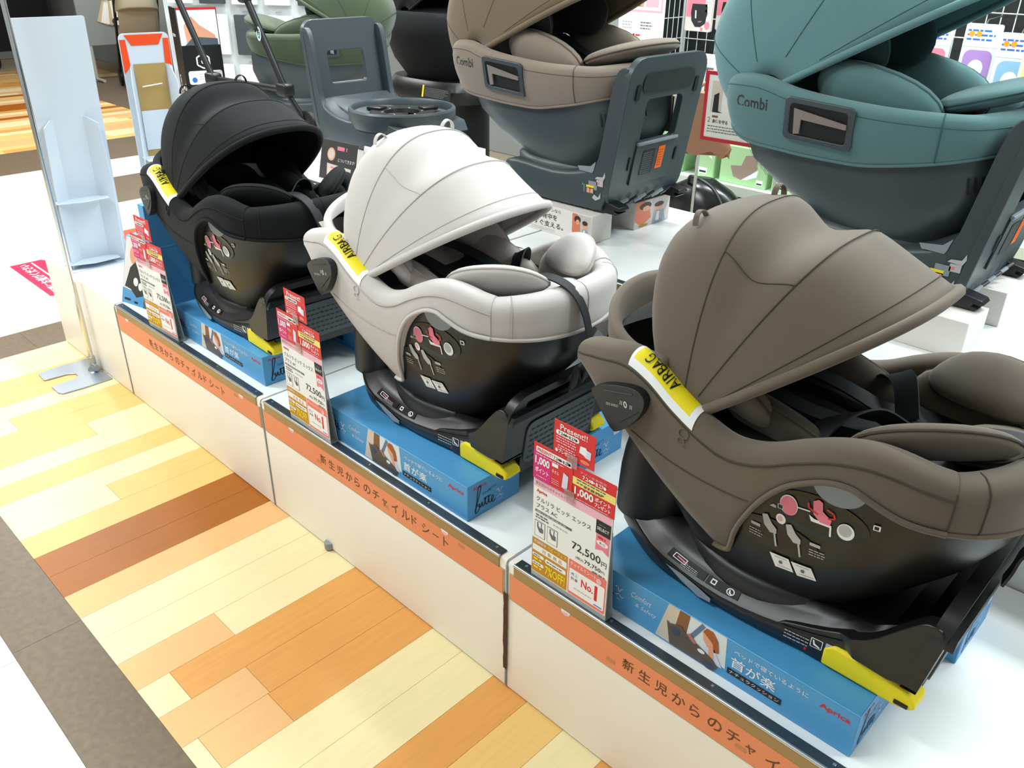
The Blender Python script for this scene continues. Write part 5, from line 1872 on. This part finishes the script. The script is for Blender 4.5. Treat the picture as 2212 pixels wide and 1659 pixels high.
prism('frame', [(-.085, 0), (.145, 0), (.145, .225), (-.085, .225)], .006, lambda u, v, d: Vector((u, d-v*.02, v)), mat('sign_red', '#c3122b', rough=.4), t, holes=[[(-.073, .012), (-.073, .213), (.133, .213), (.133, .012)]], bevel=.001)
prism('sheet', [(-.074, .011), (.134, .011), (.134, .214), (-.074, .214)], .002, lambda u, v, d: Vector((u, d+.002-v*.02, v)), PAPER, t)
p = Print(lambda u, v, l: Vector((u, .0018-v*.02-l, v)))
p.rect(-.058, .095, .04, .10, mat('print_cream', '#d9cdbd'), 1)
p.poly([(-.05, .095), (-.048, .15), (-.03, .16), (-.028, .10), (-.012, .095)], INK, 2)
p.text('2', -.064, .062, .016, INKBR, 2)
p.rect(-.048, .078, .022, .007, INKBR, 2)
p.text('身体を守る', -.046, .060, .013, INK, 2, w=.058, bold=.02)
p.bars(-.062, .048, .12, 3, .009, .003, INKG, 2, 96)
p.build('printed_artwork', t)
tube('hook', [(.03, .0, .222), (.03, .02, .150), (.03, .19, .145)], .003, CHROME, t, 6)
t = empty('display_rack', (-.70, 1.86, .001), 0, 'chrome rack with two thin poles holding the brown bag', 'rack')
for x in (-.135, .19):
    tube('pole', [(x, 0, .0), (x, 0, 1.0)], .0065, CHROME, t, 8)
tube('crossbar', [(-.135, 0, .945), (.19, 0, .945)], .005, CHROME, t, 8)
bx('rack_foot', -.17, .23, -.08, .06, 0, .012, BLACK, t, .003)
# black bag on a low stand behind the canopy
t = empty('low_stand', (-.93, 2.05, .001), 0, 'low black stand behind the brown canopy', 'stand')
bx('board', -.22, .42, -.09, .10, .30, .33, BLACK, t, .003)
for x in (-.19, .39):
    for y in (-.07, .08):
        bx('leg', x-.015, x+.015, y-.015, y+.015, 0, .30, BLACK, t, .002)
t = empty('black_bag', (-.86, 2.05, .332), 0, 'slumped shiny black bag on the low stand', 'bag')
loft('bag_body', [[Vector((rx*(1+.06*math.sin(3*q+z*20))*math.cos(q)+cx, ry*(1+.05*math.cos(4*q))*math.sin(q), z)) for q in np.linspace(0, 2*math.pi, 30, endpoint=False)] for z, rx, ry, cx in ((0, .20, .09, 0), (.05, .24, .10, 0), (.12, .20, .09, -.02), (.19, .13, .07, -.04), (.23, .05, .03, -.05))], mat('black_vinyl', '#0e1012', rough=.25), t)
tube('bag_strap', smooth_path([(-.10, -.04, .21), (-.06, -.08, .25), (.04, -.08, .22), (.12, -.08, .12)], 5), .007, BLACK, t, 6)

# ------------------------------------------------------------------ far left corner: strollers and leaflet board
GREYB = mat('grey_board', '#8a908e', rough=.6)
t = empty('leaflet_board', (-9.15, 3.1, .001), math.radians(90), 'grey display board with fanned leaflets in the far corner', 'display board')
bx('board', -.34, .42, 0, .03, .36, 1.6, GREYB, t, .004)
for x in (-.26, .34):
    tube('leg', [(x, .015, 0), (x, .015, .36)], .02, mat('pale_leg', '#a9ab9c', rough=.5), t, 10)
    tube('foot', [(x-.0, -.18, .02), (x, .2, .02)], .018, mat('pale_leg', '#a9ab9c'), t, 8)
for k in range(7):
    a = math.radians(-24+k*6)
    prism('leaflet', [(-.06, -.22), (.06, -.22), (.06, .02), (-.06, .02)], .003, lambda u, v, d: Vector((.0+u*math.cos(a)-v*math.sin(a)+k*.02, -.004-k*.004-d, .78+u*math.sin(a)+v*math.cos(a))), PAPER if k % 3 else mat('manila', '#cbb892', rough=.6), t)
rbox('leaflet_pocket', (.05, -.02, .90), (.20, .035, .16), mat('charcoal_pocket', '#5b5f60', rough=.4), t, .006)


def stroller(x, y, rz, cloth, label, sc=1.0):
    t = empty('stroller', (x, y, .001), rz, label, 'stroller', 'strollers in the far corner')
    for sx in (-.2, .2):
        tube('side_tube', smooth_path([(sx, .38, .10), (sx, .05, .55), (sx, -.30, 1.05)], 5), .014, BLACK, t, 8)
        tube('front_leg', [(sx, .05, .52), (sx, -.35, .12)], .013, BLACK, t, 8)
        for yy in (.40, -.36):
            loft('wheel', [[Vector((sx+w, yy+r*math.cos(q), .088+r*math.sin(q))) for q in np.linspace(0, 2*math.pi, 24, endpoint=False)] for w, r in ((-.016, .05), (-.018, .075), (-.010, .087), (.010, .087), (.018, .075), (.016, .05))], BLACK2, t)
    tube('handlebar', [(-.2, -.30, 1.05), (.2, -.30, 1.05)], .017, BLACK, t, 8)
    tube('bumper_bar', smooth_path([(-.2, .02, .62), (-.15, .30, .66), (.15, .30, .66), (.2, .02, .62)], 5), .016, BLACK, t, 8)
    g = []
    for i in range(10):
        yv, zv = [(-.25, .95), (-.20, .80), (-.12, .62), (-.02, .46), (.08, .42), (.20, .44), (.28, .46), (.32, .40), (.34, .30), (.36, .26)][i]
        g.append([Vector((xx, yv, zv+.06*(abs(xx)/.18)**2)) for xx in np.linspace(-.18, .18, 9)])
    o = loft('seat_cloth', g, cloth, t, False, False, sharp=None)
    o.modifiers.new('thickness', 'SOLIDIFY').thickness = .03
    canopy(t, cloth, SEAM_BEIGE, (0, 0), .2, [(165, .22), (120, .28), (80, .30), (40, .33)], [120, 80], 3, [], None).matrix_local = Matrix.Translation((0, -.10, .74)) @ Matrix.Rotation(math.radians(90), 4, 'Z')
    bx('basket', -.17, .17, -.2, .25, .17, .20, BLACK, t, .01)
    return t


TAUPE = fabric('khaki_stroller_cloth', '#a89f8a')
stroller(-8.25, 3.0, math.radians(75), TAUPE, 'khaki stroller in front of the leaflet board')
stroller(-7.2, 3.2, math.radians(40), fabric('cream_stroller_cloth', '#cfc8b4'), 'cream stroller right of the khaki one')
stroller(-11.2, 2.1, math.radians(100), fabric('navy_stroller_cloth', '#20242f'), 'navy stroller against the dark wall on the far left')
t = empty('dark_partition', (-11.9, 1.4, .001), 0, 'dark shop partition at the far left edge', 'partition')
bx('panel', -.05, .05, -3.5, 2.0, 0, 2.4, mat('partition_black', '#15171c', rough=.4), t, .004)
bx('kick_rail', .05, .07, -3.5, 2.0, .0, .09, STEEL, t, .002)
for k in range(3):
    bx('light_panel', .052, .056, -.6+k*.9, -.05+k*.9, .7, 1.5, mat('navy_poster', '#1c2340', rough=.4), t, 0)
# carton display of white packs behind the green seat
t = empty('pack_rack', (-4.3, 2.15, .001), math.radians(35), 'pale display rack of hanging packs behind the green seat', 'display rack')
bx('back_panel', -.7, .7, .0, .03, 0, 2.0, mat('pale_panel', '#c9d0d4', rough=.5), t, .004)
for i in range(6):
    for j in range(3):
        o = rbox('pack', (-.56+i*.22, -.03, .55+j*.30), (.17, .03, .24), PAPER if (i+j) % 3 else mat('charcoal_pack', '#3b4148', rough=.4), t, .006)
        tube('peg', [(-.56+i*.22, 0, .69+j*.30), (-.56+i*.22, -.07, .69+j*.30)], .004, CHROME, t, 5)
bpy.context.view_layer.update()
